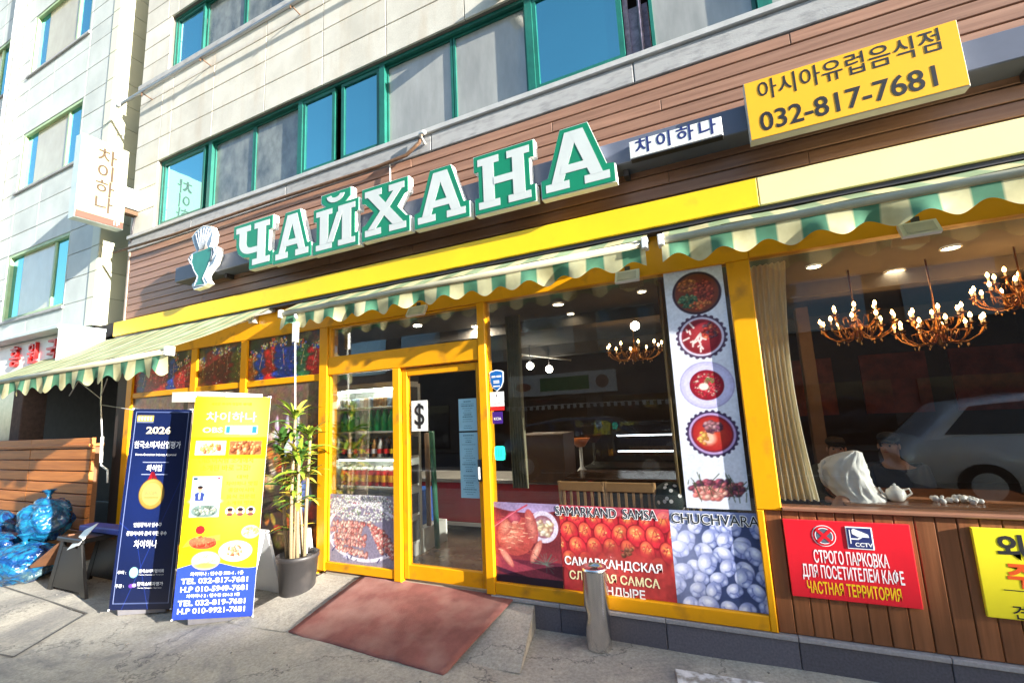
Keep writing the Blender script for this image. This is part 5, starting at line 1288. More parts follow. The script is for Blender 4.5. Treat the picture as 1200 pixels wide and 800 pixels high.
# tall food strip
fp = thing('food_poster', (-.09, PY, .94), 'tall white poster strip with four soup bowls beside the yellow pillar', 'poster')
im = Img(.40, 1.68, .005, arr('dfe3ef')); im.C *= (1 + .06 * (im.Y / 1.68)[..., None] - .04); im.grain(.05, .03)
cx = .215
def bowl(cy, kind):
    if kind == 0:
        im.ell(cx, cy, .165, .158, arr('3a2230')); im.ell(cx, cy, .15, .143, arr('66412f')); im.ell(cx, cy, .143, .137, arr('7c3a26'))
        im.meat(cx - .05, cy + .06, .07, .05, 70, [arr('c07a35'), arr('a85a25'), arr('8d4a2a')], (.010, .02)); im.meat(cx + .05, cy, .06, .09, 110, [arr('8d3020'), arr('a8452a'), arr('6c2a1c')], (.008, .02)); im.meat(cx - .06, cy - .05, .06, .05, 60, [arr('4b6a4a'), arr('6b7a50'), arr('33513a')], (.008, .018)); im.meat(cx + .02, cy - .09, .07, .03, 40, [arr('b56a35'), arr('c0502a')], (.008, .018))
    elif kind == 1:
        for k in range(24): im.ell(cx + .158 * math.cos(k * .2618), cy + .15 * math.sin(k * .2618), .014, .014, arr('4a3550'))
        im.ell(cx, cy, .16, .152, arr('4a3550')); im.ell(cx, cy, .148, .14, arr('d8cfe2')); im.ell(cx, cy, .133, .126, arr('8a2a35')); im.ell(cx, cy, .12, .113, arr('b3363a'), col2=arr('7a1c26'))
        for k in range(16): x_, y_ = cx - .05 + random.uniform(-.05, .06), cy + random.uniform(-.08, .07); im.line(x_, y_, x_ + random.uniform(-.04, .04), y_ + random.uniform(-.03, .05), .012, arr('e9d6cf'))
        im.meat(cx + .06, cy + .03, .05, .06, 60, [arr('c7392c'), arr('8d2a2a'), arr('d9694a'), arr('55323c')], (.008, .016))
    elif kind == 2:
        im.ell(cx, cy, .178, .165, arr('a9a3cc')); im.ell(cx, cy, .170, .157, arr('c3bfe4')); im.ell(cx, cy, .15, .138, arr('cfcbee')); im.ell(cx, cy, .112, .106, arr('7d1626')); im.ell(cx, cy, .106, .10, arr('c01f35'), col2=arr('8c1426'))
        im.meat(cx, cy, .09, .085, 130, [arr('d9404a'), arr('a0202c'), arr('e8b0a0'), arr('8a4a3c'), arr('b8303c')], (.005, .012)); im.ell(cx - .02, cy - .01, .032, .025, arr('f0dccf'))
        im.meat(cx + .02, cy + .03, .03, .02, 20, [arr('6b7a3c'), arr('8a6a4c')], (.005, .01))
    else:
        for k in range(26): im.ell(cx + .16 * math.cos(k * .2417), cy + .15 * math.sin(k * .2417), .013, .013, arr('3c2c4e'))
        im.ell(cx, cy, .162, .152, arr('3c2c4e')); im.ell(cx, cy, .150, .141, arr('b49ac8')); im.ell(cx, cy, .135, .126, arr('7a2434')); im.ell(cx, cy, .123, .115, arr('c8452e'), col2=arr('a52426'))
        im.ell(cx - .03, cy - .03, .05, .045, arr('f0b8a0'), soft=.6); im.meat(cx + .01, cy + .045, .06, .035, 40, [arr('6a3a4e'), arr('8a5a60'), arr('4c2c44'), arr('a87c80')], (.01, .022)); im.meat(cx - .06, cy - .03, .03, .04, 14, [arr('e09a4a'), arr('d87a3c')], (.01, .02))
for cy, k in ((1.50, 0), (1.18, 1), (.835, 2), (.50, 3)): bowl(cy, k)
im.meat(cx + .0, .135, .17, .05, 170, [arr('6a3444'), arr('8a3c4c'), arr('46263c'), arr('a85a60')], (.012, .026), .35); im.meat(cx - .06, .10, .10, .04, 50, [arr('d88a80'), arr('c86a64'), arr('e0a090')], (.016, .026), .3)
for k in range(26): x_ = cx + random.uniform(-.19, .19); im.line(x_, .14 + random.uniform(-.03, .05), x_ + random.uniform(-.05, .05), .14 + random.uniform(-.10, .10), .005, arr('3f4a34'))
im.grain(.012, .08)
im.mesh('printed_strip', (-.312, PY, .925), UX, UZ, fp)
# lower row
def poster(name, x0, z0, w, h, lab, paint, res=.005, col='888888', mt=None, par=None, yy=PY):
    o = par or thing(name, (x0 + w / 2, yy, z0), lab, 'poster')
    im = Img(w, h, res, arr(col)); paint(im); im.mesh('printed_sheet', (x0, yy, z0), UX, UZ, o, mt); return o
def p_chicken(im):
    im.C[:] = arr('7a2c34'); im.ell(.30, .72, .5, .18, arr('a893bd')); im.grain(.2, .5)
    im.rect(0, .57, 0, .18, arr('642436')); im.line(0, .16, .57, .02, .09, arr('94394a')); im.line(0, .10, .57, -.02, .03, arr('3c1a30')); im.rect(0, .57, 0, .055, arr('221428'))
    im.ell(.43, .44, .125, .12, arr('d6cadf')); im.ell(.43, .44, .09, .085, arr('c8b0b8'), col2=arr('8a5060'))
    im.meat(.44, .44, .07, .06, 24, [arr('e8c098'), arr('e0a888'), arr('f0d8b8')], (.02, .03))
    for k in range(3): im.ell(.19, .36, .17 - k * .01, .15 - k * .008, arr('b85548') if k == 0 else arr('d98a70'), rot=.3, col2=arr('b04a44'), hl=(-.3, .3))
    im.ell(.10, .42, .08, .05, arr('e09a80'), rot=.9, col2=arr('b05048')); im.ell(.33, .44, .05, .13, arr('d08070'), rot=.2, col2=arr('a84848')); im.ell(.10, .19, .03, .09, arr('e8a890'), rot=.7, col2=arr('b86058')); im.ell(.36, .25, .03, .10, arr('e8a890'), rot=-.5, col2=arr('b86058')); im.ell(.18, .50, .06, .05, arr('c05a6a'), col2=arr('8a3040'))
    for k in range(60): x_, y_ = .17 + random.uniform(-.15, .16), .36 + random.uniform(-.13, .15); im.line(x_, y_, x_ + .04, y_ + random.uniform(-.012, .012), .005, arr(random.choice(['9a4038', 'f0c0a0', 'b05a50'])))
    for k in range(20): im.line(.44, .16, .44 + random.uniform(-.13, .1), .16 + random.uniform(-.06, .09), .004, arr('5c6a60'))
    im.line(.02, .45, .30, .60, .012, arr('c04050')); im.line(0, .42, .2, .55, .006, arr('e08090'))
    im.grain(.01, .2); im.grain(.05, .12)
poster('chicken_poster', -1.822, .295, .57, .615, 'poster of a roast chicken with garlic, left of the samsa poster', p_chicken, .0045)
def p_samsa(im):
    im.C[:] = arr('a32230')
    for r_ in range(4):
        for k in range(7):
            x_, y_ = k * .13 + (r_ % 2) * .065 + random.uniform(-.01, .01), .52 - r_ * .105
            ro_ = random.uniform(-.5, .5); sx_ = random.uniform(.75, 1.15)
            im.ell(x_, y_, .068 * sx_, .084, arr('7c1822'), rot=ro_); im.ell(x_, y_ + .004, .060 * sx_, .074, arr('e06a48'), rot=ro_, col2=arr('c42a38'), hl=(random.uniform(-.3, .3), .4)); im.ell(x_ - .012, y_ + .022, .026, .034, arr('f09a58'), rot=ro_ + .4, soft=.9, a=.9)
            im.line(x_ - .03, y_ - .03, x_ + random.uniform(-.01, .01), y_ + .05, .006, arr('b03034')); im.line(x_ + .035, y_ - .03, x_ + .005, y_ + .045, .006, arr('a82a34')); im.meat(x_, y_ + .02, .035, .035, 9, [arr('f2a868'), arr('d85a48'), arr('b83438'), arr('e88a54')], (.005, .012))
    im.ell(.45, .12, .40, .22, arr('9c3434'), soft=.4, a=.9); im.ell(.45, .10, .46, .20, arr('b03a36'), soft=.6, a=.6)
    im.meat(.5, .30, .05, .03, 12, [arr('5a3428'), arr('7a4a34')], (.01, .02)); im.rect(0, .83, .55, .62, arr('e0788a'), .55)
    im.grain(.02, .18); im.grain(.1, .2)
pm = poster('samsa_poster', -1.250, .295, .815, .612, 'red poster of baked samsa pastries lettered SAMARKAND SAMSA, middle of the lower window', p_samsa, .005)
text('SAMARKAND  SAMSA', .068, (-.90, PY - .0025, .860), pm, WINK, off=.07, xs=.84); text('SAMARKAND  SAMSA', .068, (-.90, PY - .0035, .860), pm, BLACK, off=.0, xs=.84)
text('САМАРКАНДСКАЯ', .058, (-.87, PY - .002, .50), pm, WINK, off=.03, xs=.97)
text('СЛОЁНАЯ САМСА', .058, (-.87, PY - .002, .40), pm, mat('cream_ink', (.85, .78, .45), .5, var=0), off=.03, xs=.92); text('В ТАНДЫРЕ', .058, (-.87, PY - .002, .305 + .01), pm, WINK, off=.03, xs=.95)
def p_chu(im):
    im.C[:] = arr('39466f')
    pts = []
    for r_ in range(8):
        for k in range(6): pts.append((k * .118 + (r_ % 2) * .06 + random.uniform(-.03, .03), .60 - r_ * .083 + random.uniform(-.025, .025)))
    for x_, y_ in pts:
        if y_ > .56: continue
        r = random.uniform(.046, .066); a = random.uniform(-1.4, 1.4); ca, sa = math.cos(a), math.sin(a); P2 = lambda p, q: (x_ + r * (p * ca - q * sa), y_ + r * (p * sa + q * ca))
        im.ell(x_ + .004, y_ - .010, r * 1.1, r * 1.0, arr('34406c'), rot=a, soft=.4)
        im.ell(*P2(0, 0), r * 1.05, r * .88, arr('dfe2f6'), rot=a, col2=arr('8a94c6'), hl=(-.25, .4))
        im.ell(*P2(.62, -.42), r * .42, r * .34, arr('ccd2ee'), rot=a + .8, col2=arr('7c88be')); im.ell(*P2(-.62, -.42), r * .42, r * .34, arr('d4daf2'), rot=a - .8, col2=arr('808cc0'))
        pr = None
        for q in range(9):
            an = math.radians(195 + q * 18.7); p3 = P2(.66 * math.cos(an), .12 + .50 * math.sin(an))
            if pr: im.line(*pr, *p3, .006, arr('7480b6')); 
            pr = p3
        im.line(*P2(0, -.45), *P2(.05, -.80), .007, arr('5a669e')); im.ell(*P2(-.1, .3), r * .35, r * .2, arr('f2f4ff'), rot=a, soft=1.0, a=.8)
    im.rect(0, .57, .53, .62, arr('b9c4ee'), .45); im.ell(.06, .30, .14, .5, arr('d8d8ee'), soft=.9, a=.35)
    im.grain(.01, .08); im.grain(.08, .12)
pc = poster('dumpling_poster', -.434, .295, .552, .612, 'bluish poster of pinched dumplings lettered CHUCHVARA at the lower right of the window', p_chu, .0045)
text('CHUCHVARA', .068, (-.15, PY - .0025, .85), pc, WINK, off=.07, xs=.95); text('CHUCHVARA', .068, (-.15, PY - .0035, .85), pc, BLACK, off=.0, xs=.95)
def p_shash(im):
    im.C[:] = arr('8f8a9c'); im.ell(.42, .30, .46, .27, arr('e6e2ee')); im.ell(.42, .30, .42, .24, arr('8a8298'))
    for k in range(40): a = random.uniform(math.pi, 2 * math.pi); x_, y_ = .42 + .40 * math.cos(a), .27 + .23 * math.sin(a); im.line(x_, y_, x_ + random.uniform(-.05, .05), y_ + random.uniform(-.05, .05), .012, arr(random.choice(['e8e6f6', '3c3a6a', 'c8c6e0'])))
    im.meat(.42, .52, .45, .13, 420, [arr('eeeeea'), arr('dfe2da'), arr('d2d2cc'), arr('e8dcd8')], (.008, .018)); 
    for k in range(90): im.ell(random.uniform(0, .83), random.uniform(.42, .62), .007, .006, arr(random.choice(['7c9a54', '5a7a40', 'a03848'])))
    for k in range(5):
        x0_, y0_, an = random.uniform(.02, .12), .36 - k * .055, random.uniform(-.12, .05)
        for q in range(11): im.meat(x0_ + q * .036 * math.cos(an), y0_ + q * .036 * math.sin(an), .018, .022, 7, [arr('d89a90'), arr('c07c74'), arr('e8b4a4'), arr('a85c58')], (.012, .026), an + 1.2)
    for k in range(4):
        x0_, y0_, an = .50 + k * .05, .37 - k * .02, -.9 + random.uniform(-.1, .1)
        for q in range(9): im.meat(x0_ + q * .034 * math.cos(an), y0_ + q * .034 * math.sin(an), .02, .022, 7, [arr('d8928a'), arr('c06c64'), arr('ecb8a8'), arr('a04c48')], (.012, .026), an + 1.2)
    im.grain(.012, .18)
ps = poster('shashlik_poster', -3.650, .283, .80, .635, 'poster of grilled shashlik on rice on the lower pane left of the door', p_shash, .005)
text('SHASHLIK', .05, (-3.10, PY - .002, .885), ps, WINK, off=.035, xs=.9); text('SHASHLIK', .05, (-3.10, PY - .003, .885), ps, BLACK, off=0, xs=.9)

# notices on the door (outside face of the leaf glass)
dn = thing('dollar_notice', (-2.57, .006, 1.5), 'white paper with a black dollar sign on the door glass', 'notice')
MB().box(-2.665, -2.485, .0045, .0065, 1.502, 1.782).build('paper', WHITE, dn)
text('$', .20, (-2.575, .003, 1.642), dn, BLACK, off=.012, xs=.85); t = MB(); t.box(-2.590, -2.584, .0022, .0032, 1.525, 1.76); t.box(-2.566, -2.560, .0022, .0032, 1.525, 1.76); t.build('dollar_bars', BLACK, dn)
SKYP = mat('pale_blue_paper', (.30, .55, .66), .6, var=.05)
def notice(x0, x1, z0, z1, lab, seed):
    o = thing('door_notice', ((x0 + x1) / 2, .006, z0), lab, 'notice')
    MB().box(x0, x1, .0045, .0065, z0, z1).build('paper', SKYP, o)
    rr = random.Random(seed); t = MB(); z = z1 - .03
    while z > z0 + .02:
        w_ = rr.uniform(.35, .9) * (x1 - x0 - .03); c_ = (x0 + x1) / 2; h_ = rr.choice([.004, .004, .008])
        if rr.random() > .12:
            x = c_ - w_ / 2
            while x < c_ + w_ / 2: q = rr.uniform(.006, .02); t.box(x, min(x + q, c_ + w_ / 2), .003, .004, z, z + h_); x += q + .004
        z -= .019
    t.build('printed_lines', mat('dim_ink', (.06, .16, .22), .6, var=0), o, kind='stuff')
notice(-2.150, -1.968, 1.492, 1.772, 'upper pale blue typed notice taped on the door glass', 3)
notice(-2.150, -1.968, .925, 1.478, 'long lower pale blue typed notice taped on the door glass', 5)
# stickers on the poster window
sk = thing('shield_sticker', (-1.75, .03, 1.9), 'blue shield-shaped security sticker at the upper left of the poster window', 'sticker')
SH = [(-.068, .07), (-.05, .082), (0, .092), (.05, .082), (.068, .07), (.066, -.01), (.045, -.06), (0, -.095), (-.045, -.06), (-.066, -.01)]
MB().prism(SH, (-1.746, -0.0230, 1.91), UX, UZ, (0, .002, 0)).build('white_rim', WINK, sk); MB().prism([(a * .88, b * .9) for a, b in SH], (-1.746, -0.0250, 1.91), UX, UZ, (0, .0015, 0)).build('blue_field', mat('shield_blue', (.01, .13, .45), .3, var=0), sk)
t = MB(); t.box(-1.79, -1.755, -0.0260, -0.0253, 1.935, 1.95); t.box(-1.745, -1.70, -0.0260, -0.0253, 1.935, 1.95)
for z in (1.90, 1.885): t.box(-1.775, -1.72, -0.0260, -0.0253, z, z + .009)
t.box(-1.78, -1.715, -0.0260, -0.0253, 1.855, 1.865); t.build('white_marks', WINK, sk)
sk = thing('white_sticker', (-1.75, .03, 1.7), 'white sticker with a red lower band under the blue shield', 'sticker')
MB().box(-1.815, -1.685, -0.0230, -0.0210, 1.69, 1.812).build('white_field', WINK, sk); MB().box(-1.815, -1.685, -0.0230, -0.0210, 1.655, 1.6895).build('red_field', RINK, sk)
t = MB(); t.box(-1.753, -1.746, -0.0240, -0.0233, 1.77, 1.79); t.box(-1.78, -1.72, -0.0240, -0.0233, 1.712, 1.716); t.build('black_marks', GREYI, sk)
sk = thing('purple_sticker', (-1.75, .03, 1.58), 'small dark purple sticker below the white and red one', 'sticker')
MB().box(-1.80, -1.705, -0.0230, -0.0210, 1.545, 1.645).build('purple_field', mat('purple', (.06, .02, .22), .3, var=0), sk); text('KCIA', .022, (-1.752, -0.0240, 1.585), sk, WINK, off=.03)
sk = thing('turquoise_sticker', (-1.75, .03, 1.3), 'turquoise rounded tag glowing low at the left edge of the poster window', 'sticker')
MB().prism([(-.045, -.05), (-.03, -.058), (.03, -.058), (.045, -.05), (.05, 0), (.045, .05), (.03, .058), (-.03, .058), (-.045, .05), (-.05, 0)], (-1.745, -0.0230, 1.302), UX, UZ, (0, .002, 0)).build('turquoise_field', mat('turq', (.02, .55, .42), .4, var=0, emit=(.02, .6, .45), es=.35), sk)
t = MB()
for k in range(4): t.box(-1.775 + k * .016, -1.771 + k * .016, -0.0240, -0.0233, 1.27, 1.335)
t.build('dark_marks', mat('turq_dark', (.01, .25, .25), .5, var=0), sk)

# printed scenes in the left windows: crowd-like cloth colours, generic shapes
def p_folk(seed, dark=0):
    def f(im):
        r = random.Random(seed); im.C[:] = arr('2a2022'); im.grain(.1, .8, False)
        for k in range(70): im.ell(r.uniform(0, im.w), r.uniform(0, im.h), r.uniform(.03, .07), r.uniform(.03, .07), arr(r.choice(['3a3a28', '1c2440', '5a2a20', '6a5a30', '301820', '8a7a50'])), soft=.9, a=.8)
        n = int(im.w / .145)
        for k in range(n):
            x = (k + .5) * im.w / n + r.uniform(-.03, .03); c = np.clip(arr(r.choice(['d8202a', '2a48c0', 'c8a83c', 'd8202a', '2a40a0', 'e07028', 'c01c28', '3a7a50'])) * 1.1, 0, 1) * (1 - .45 * dark); top = im.h * r.uniform(.5, .85)
            for j in range(16): im.ell(x + r.uniform(-.07, .07), top * (j + .5) / 16, .10 * (1.2 - .5 * j / 16), .04, c * r.uniform(.65, 1.2), soft=.5, col2=c * .6)
            im.meat(x + r.uniform(-.04, .04), top + .04, .06, .05, 26, [np.clip(arr(q_) * (1 - .5 * dark), 0, 1) for q_ in ('e0b060', 'd84a30', 'f0e0c0', 'c89a78', '3a50b0')], (.008, .02))
            for j in range(14): im.ell(x + r.uniform(-.07, .07), r.uniform(.02, top), .008, .006, arr(r.choice(['e8d8a0', 'e0e0f0', 'd8a040'])), a=.7)
            im.line(x, top * .9, x + r.uniform(-.05, .05), top * .4, .008, arr('e0b080') * (1 - .3 * dark))
        im.grain(.01, .4); im.grain(.03, .4, False)
    return f
for k, (x0, w, lab, dk) in enumerate([(-7.29, 1.28, 'leftmost dark red and blue printed panel in the upper left windows', .3), (-5.89, .825, 'darkest printed panel in the middle of the upper left windows', .9), (-4.955, 1.155, 'brightest printed panel with red and blue robes, next to the door', 0)]):
    poster('costume_poster', x0, 2.12, w, .487, lab, p_folk(20 + k, dk), .006)
def p_table(seed):
    def f(im):
        r = random.Random(seed); im.C[:] = arr('3a2c26'); im.C += (im.Y / im.h)[..., None] * np.array([.30, .27, .22]) * .6
        for k in range(60): im.ell(r.uniform(0, im.w), r.uniform(0, im.h * .75), r.uniform(.03, .10), r.uniform(.03, .08), arr(r.choice(['c8502a', 'd88a3c', 'e0c080', '8a2c20', 'b8a040', '6a7a3c', 'c03c2c', 'e8d8c0'])), r.uniform(0, 3), soft=.5, a=.9)
        for k in range(4):
            x = im.w * (.3 + .14 * k); im.ell(x, im.h * .72, .035, .16, arr('b8c2d8'), soft=.3, a=.75); im.ell(x + .01, im.h * .74, .012, .12, arr('f0f4fc'), soft=.6, a=.7)
        im.ell(im.w * .62, im.h * .62, .12, .10, arr('8090c8'), soft=.2); im.ell(im.w * .62, im.h * .62, .09, .07, arr('e0e6fa'), soft=.5); im.ell(im.w * .8, im.h * .35, .13, .16, arr('6a80c0'), soft=.3)
        im.grain(.015, .35); im.grain(.06, .3, False)
    return f
for k, (x0, w, lab) in enumerate([(-7.29, 1.28, 'printed table scene behind the navy banner in the lower left window'), (-5.89, .825, 'printed table scene behind the yellow banner in the lower middle window'), (-4.955, 1.155, 'printed pane with pale glassware and a teapot behind the potted plant')]):
    poster('tableware_poster', x0, .262, w, 1.79, lab, p_table(40 + k), .011)

# ================================================================== STANDING BANNERS
def banner(bl, u, w_real, w, h, v, lab, paint, res=.005):
    """a sheet w_real wide; printed coordinates run 0..w across and 0..h up"""
    o_, v = Vector(bl), Vector(v).normalized(); uu = Vector(u); uu = (uu - v * uu.dot(v)).normalized(); n = uu.cross(v); u = uu * (w_real / w)
    b = thing('standing_banner', (bl[0], bl[1], 0), lab, 'banner', 'two banners standing on the pavement')
    im = Img(w, h, res); paint(im); im.C = np.clip(im.C, 0, 1) ** 1.22 * .93; im.mesh('banner_sheet', o_, u, v, b)
    MB().prism([(0, 0), (w, 0), (w, h), (0, h)], o_ - n * .004, u, v, -n * .002).build('sheet_back', WHITE, b)
    t = MB(); pt = lambda a, c_, d=.0: o_ + u * a + v * c_ - n * d
    t.tube([pt(w / 2, -.0, .16), pt(w / 2, h * .5, .07), pt(w / 2, h - .05, .03)], .012, 8)
    t.tube([pt(w / 2, h - .05, .03), pt(.0, h + .005, .01)], .006, 6); t.tube([pt(w / 2, h - .05, .03), pt(w, h + .005, .01)], .006, 6)
    t.tube([pt(w / 2, .25, .08), pt(0, .0, .01)], .006, 6); t.tube([pt(w / 2, .25, .08), pt(w, .0, .01)], .006, 6)
    t.build('pole_frame', ALU, b)
    for a, c_ in ((.0, .0), (w, .0), (0, h), (w, h)): MB().sphere(pt(a, c_, -.002), .009, 8, 6).build('corner_clip', WMETAL, b)
    gx = pt(w / 2, 0, .10); hz = Vector((uu.x, uu.y, 0)).normalized(); dp = Vector((-hz.y, hz.x, 0))
    P_ = [(-.20, 0), (-.205, .05), (-.19, .095), (-.16, .105), (-.085, .105), (-.065, .07), (.065, .07), (.085, .105), (.16, .105), (.19, .095), (.205, .05), (.20, 0)]
    MB().prism(P_, Vector((gx.x, gx.y, .004)) - dp * .075, hz, (0, 0, 1), dp * .26).build('water_base', mat('pale_grey_plastic', (.16, .155, .17), .5, var=.15), b)
    MB().tube([(gx.x, gx.y, .04), (gx.x, gx.y, .16)], .025, 10).build('pole_socket', DKMETAL, b)
    def T(s, hgt, a, top, mt, off=.02, fw=None): return text(s, hgt, pt(a, h - top, -.0035), b, mt, u=u, v=v, off=off, fw=fw)
    return T
def p_navy(im):
    w, h = im.w, im.h
    im.C[:] = arr('172858'); im.C *= (.8 + .35 * np.exp(-((im.X - .35) ** 2 + (im.Y - 1.0) ** 2) / .5))[..., None]
    for a, b_ in (((0, .75), (.30, .62)), ((.3, .62), (.62, .0)), ((.98, 1.2), (.2, .0))): im.line(*a, *b_, .007, arr('2e4698'))
    e = .05
    im.rect(e, w - e, e, e + .005, arr('a4aed0')); im.rect(e, w - e, h - .03, h - .025, arr('a4aed0')); im.rect(e, e + .010, e, h - .03, arr('a4aed0')); im.rect(w - e - .01, w - e, e, h - .03, arr('a4aed0'))
    im.rect(.08, .36, h - .115, h - .06, arr('d8b860')); im.rect(.08, .36, h - .125, h - .12, arr('e0e0e0'))
    for k in range(5): im.rect(.10 + k * .05, .128 + k * .05, h - .105, h - .07, arr('f4ecd0'))
    im.rect(.26, .70, h - .492, h - .487, arr('c9cfe8')); im.rect(.26, .70, h - .602, h - .597, arr('c9cfe8'))
    im.line(.44, h - .60, .40, h - .66, .05, arr('a02030')); im.line(.46, h - .60, .52, h - .66, .05, arr('801828'))
    cx, cy = .47, h - .775; im.ell(cx, cy, .215, .137, arr('8a6a30')); im.ell(cx, cy, .205, .131, arr('c8b070'), col2=arr('a08a48'), hl=(-.2, .3)); im.ell(cx, cy, .168, .108, arr('a88f50')); im.ell(cx, cy, .158, .101, arr('bfa868')); im.rect(cx - .12, cx + .12, cy - .036, cy - .030, arr('8a7440'))
    im.ell(.33, h - 1.46, .072, .046, arr('9ad0c0')); im.ell(.325, h - 1.455, .045, .03, arr('e8f0d8'), soft=.5)
    im.ell(.31, h - 1.575, .04, .018, arr('7a4ab0')); im.ell(.36, h - 1.57, .035, .016, arr('c8b0e0'))
    im.grain(.02, .03)
T = banner((-5.171, -1.098, .065), (.453, .259, -.03), .525, 1.0, 1.775, (.115, .02, 1.77), 'navy blue standing banner with a gold medal and the year 2026', p_navy)
GI = mat('pale_gold_ink', (.75, .66, .42), .5, var=0); c_ = .47
T('2026', .062, c_, .20, GI, .03, .42); T('한국소비자산업평가', .052, c_ + .01, .335, WINK, .015, .78); T('Korea Customer Industry Appraisal', .020, c_, .42, WINK, .01, .68)
T('외식업', .046, c_, .545, WINK, .02, .25); T('KCIA', .034, c_, .765, mat('medal_ink', (.30, .22, .08), .5, var=0), .03, .2)
T('인천광역시 연수구', .030, c_, 1.05, WINK, .02, .46); T('중앙아시아 음식 부문 우수', .030, c_, 1.125, WINK, .02, .66); T('차이하나', .054, c_, 1.22, WINK, .018, .38)
T('주최 :', .024, .14, 1.46, WINK, .02, .14); T('한국소비자협의회', .024, .62, 1.45, WINK, .02, .40); T('Korea Consumer Council', .010, .62, 1.48, WINK, .0, .40)
T('주관 :', .024, .13, 1.575, WINK, .02, .14); T('한국소비자평가', .026, .62, 1.56, WINK, .02, .42); T('Korea Consumer Appraisal', .010, .62, 1.592, WINK, .0, .38)
def p_yellow(im):
    w, h = im.w, im.h
    im.C[:] = arr('f5da17'); im.ell(.62, 1.45, .45, .8, arr('f6ea9a'), soft=1.2, a=.55)
    bd = h - 1.425 + .03 * np.sin((im.X / w - .1) * 6.0); im.mixm(np.clip((bd - im.Y) / im.res + .5, 0, 1), arr('3b56bd'))
    Z = lambda t: h - t
    im.rect(.40, .80, Z(.325), Z(.255), arr('e8f0f8')); im.rect(.41, .46, Z(.32), Z(.26), arr('3a86c0')); im.rect(.73, .79, Z(.32), Z(.26), arr('3a86c0')); im.rect(.58, .78, Z(.336), Z(.327), arr('b88a8a'))
    a, b_ = Z(.51), Z(.385)
    im.rect(.06, .43, a, b_, arr('e8d8c8')); im.ell(.24, Z(.45), .15, .055, arr('f4ecd8')); im.meat(.24, Z(.45), .12, .04, 60, [arr('e8c878'), arr('d8a860'), arr('f0dca0'), arr('c06a4a')], (.010, .025), .3)
    im.rect(.47, .87, a, b_, arr('a8704c')); im.meat(.67, Z(.45), .18, .055, 160, [arr('c8885a'), arr('a86840'), arr('d8a070'), arr('8a5034')], (.02, .035), .2)
    im.rect(.87, 1.2, a - .03, b_ + .03, arr('f5da17')); im.rect(0, .06, a - .03, b_ + .03, arr('f5da17')); im.rect(.43, .47, a - .03, b_ + .03, arr('f5da17')); im.rect(0, 1.2, b_, b_ + .03, arr('f5da17'), .9); im.rect(0, 1.2, a - .03, a, arr('f5da17'), .9)
    im.rect(.07, .42, Z(1.03), Z(.69), arr('c4d8e4')); im.ell(.245, Z(.98), .16, .055, arr('7a8c88')); im.meat(.245, Z(.975), .14, .035, 50, [arr('8a9a90'), arr('c8c8b8'), arr('5a6a60'), arr('a8b0a0')], (.01, .024)); im.ell(.245, Z(.90), .19, .03, arr('d8e4ea'), soft=.4)
    im.rect(.12, .22, Z(.895), Z(.84), arr('3c4c8a')); im.ell(.17, Z(.845), .06, .022, arr('3c4c8a')); im.ell(.17, Z(.80), .03, .026, arr('d0a088')); im.ell(.17, Z(.782), .032, .013, arr('2c2020')); im.rect(.160, .180, Z(.88), Z(.83), arr('e8e8e8')); im.ell(.32, Z(.84), .035, .05, arr('dde6ea'))
    im.rect(.08, .13, Z(.72), Z(.70), arr('30485a')); im.rect(.37, .40, Z(.715), Z(.70), arr('a04050'))
    for k in range(3): cx = .55 + k * .125; im.ell(cx, Z(.985), .055, .036, arr('e8e4e0')); im.ell(cx, Z(.99), .03, .024, arr('c8987c')); im.ell(cx, Z(.972), .034, .015, arr('302828')); im.ell(cx, Z(1.015), .042, .013, arr('805050'))
    im.ell(.27, Z(1.245), .16, .05, arr('c86048')); im.meat(.26, Z(1.235), .15, .042, 120, [arr('c84c34'), arr('a83a28'), arr('e07a54'), arr('d86040')], (.012, .024), -.3); im.ell(.22, Z(1.135), .055, .036, arr('d02c30'))
    for k in range(6): im.line(.04 + k * .01, Z(1.27 - k * .01), .46, Z(1.22 - k * .008), .005, arr('a08060'))
    im.ell(.66, Z(1.315), .20, .085, arr('f2eee6')); im.ell(.66, Z(1.315), .15, .062, arr('e4dccc')); im.meat(.66, Z(1.312), .10, .042, 70, [arr('d8b088'), arr('c08868'), arr('e8d8b0'), arr('b86a4c')], (.01, .02)); im.ell(.32, Z(1.385), .17, .075, arr('e8c8a0')); im.ell(.32, Z(1.37), .15, .052, arr('f6efe2')); im.meat(.32, Z(1.368), .12, .032, 60, [arr('f8f2e8'), arr('e8cfa8'), arr('f0e0c8')], (.012, .022)); im.ell(.32, Z(1.425), .12, .022, arr('d89860'), soft=.5)
    im.ell(.82, Z(1.16), .11, .055, arr('e8e0b8')); im.meat(.82, Z(1.16), .09, .038, 40, [arr('a8a868'), arr('d0c898'), arr('c89870')], (.01, .018))
    im.grain(.012, .04)
T = banner((-4.354, -1.03, .065), (.536, .343, -.035), .63, .93, 1.845, (.095, .035, 1.85), 'bright yellow standing banner with food pictures and phone numbers over a blue foot', p_yellow)
GY_ = mat('grey_blue_ink', (.28, .42, .5), .5, var=0); c_ = .455
T('새로운 아시아 맛집의 새이름', .020, c_, .065, OLINK, .01, .50); T('차이하나', .068, c_ + .01, .185, mat('pale_green_ink', (.42, .55, .45), .5, var=0), .015, .62); T('OBS', .045, .25, .295, GY_, .02, .24)
T('맛집멋집', .042, .60, .292, WINK, .03, .24)
T('OBS 이사람 소개에서', .040, c_, .556, OLINK, .018, .66); T('소개된 바로 그집!', .040, c_, .622, OLINK, .018, .60)
for k, (s_, w_) in enumerate((('대박', .14), ('차이하나 맛집', .38), ('중앙아시아', .32), ('음식 전문점', .34), ('소개된 맛집', .34))): T(s_, .028, .67, .70 + k * .055, OLINK, .01, w_)
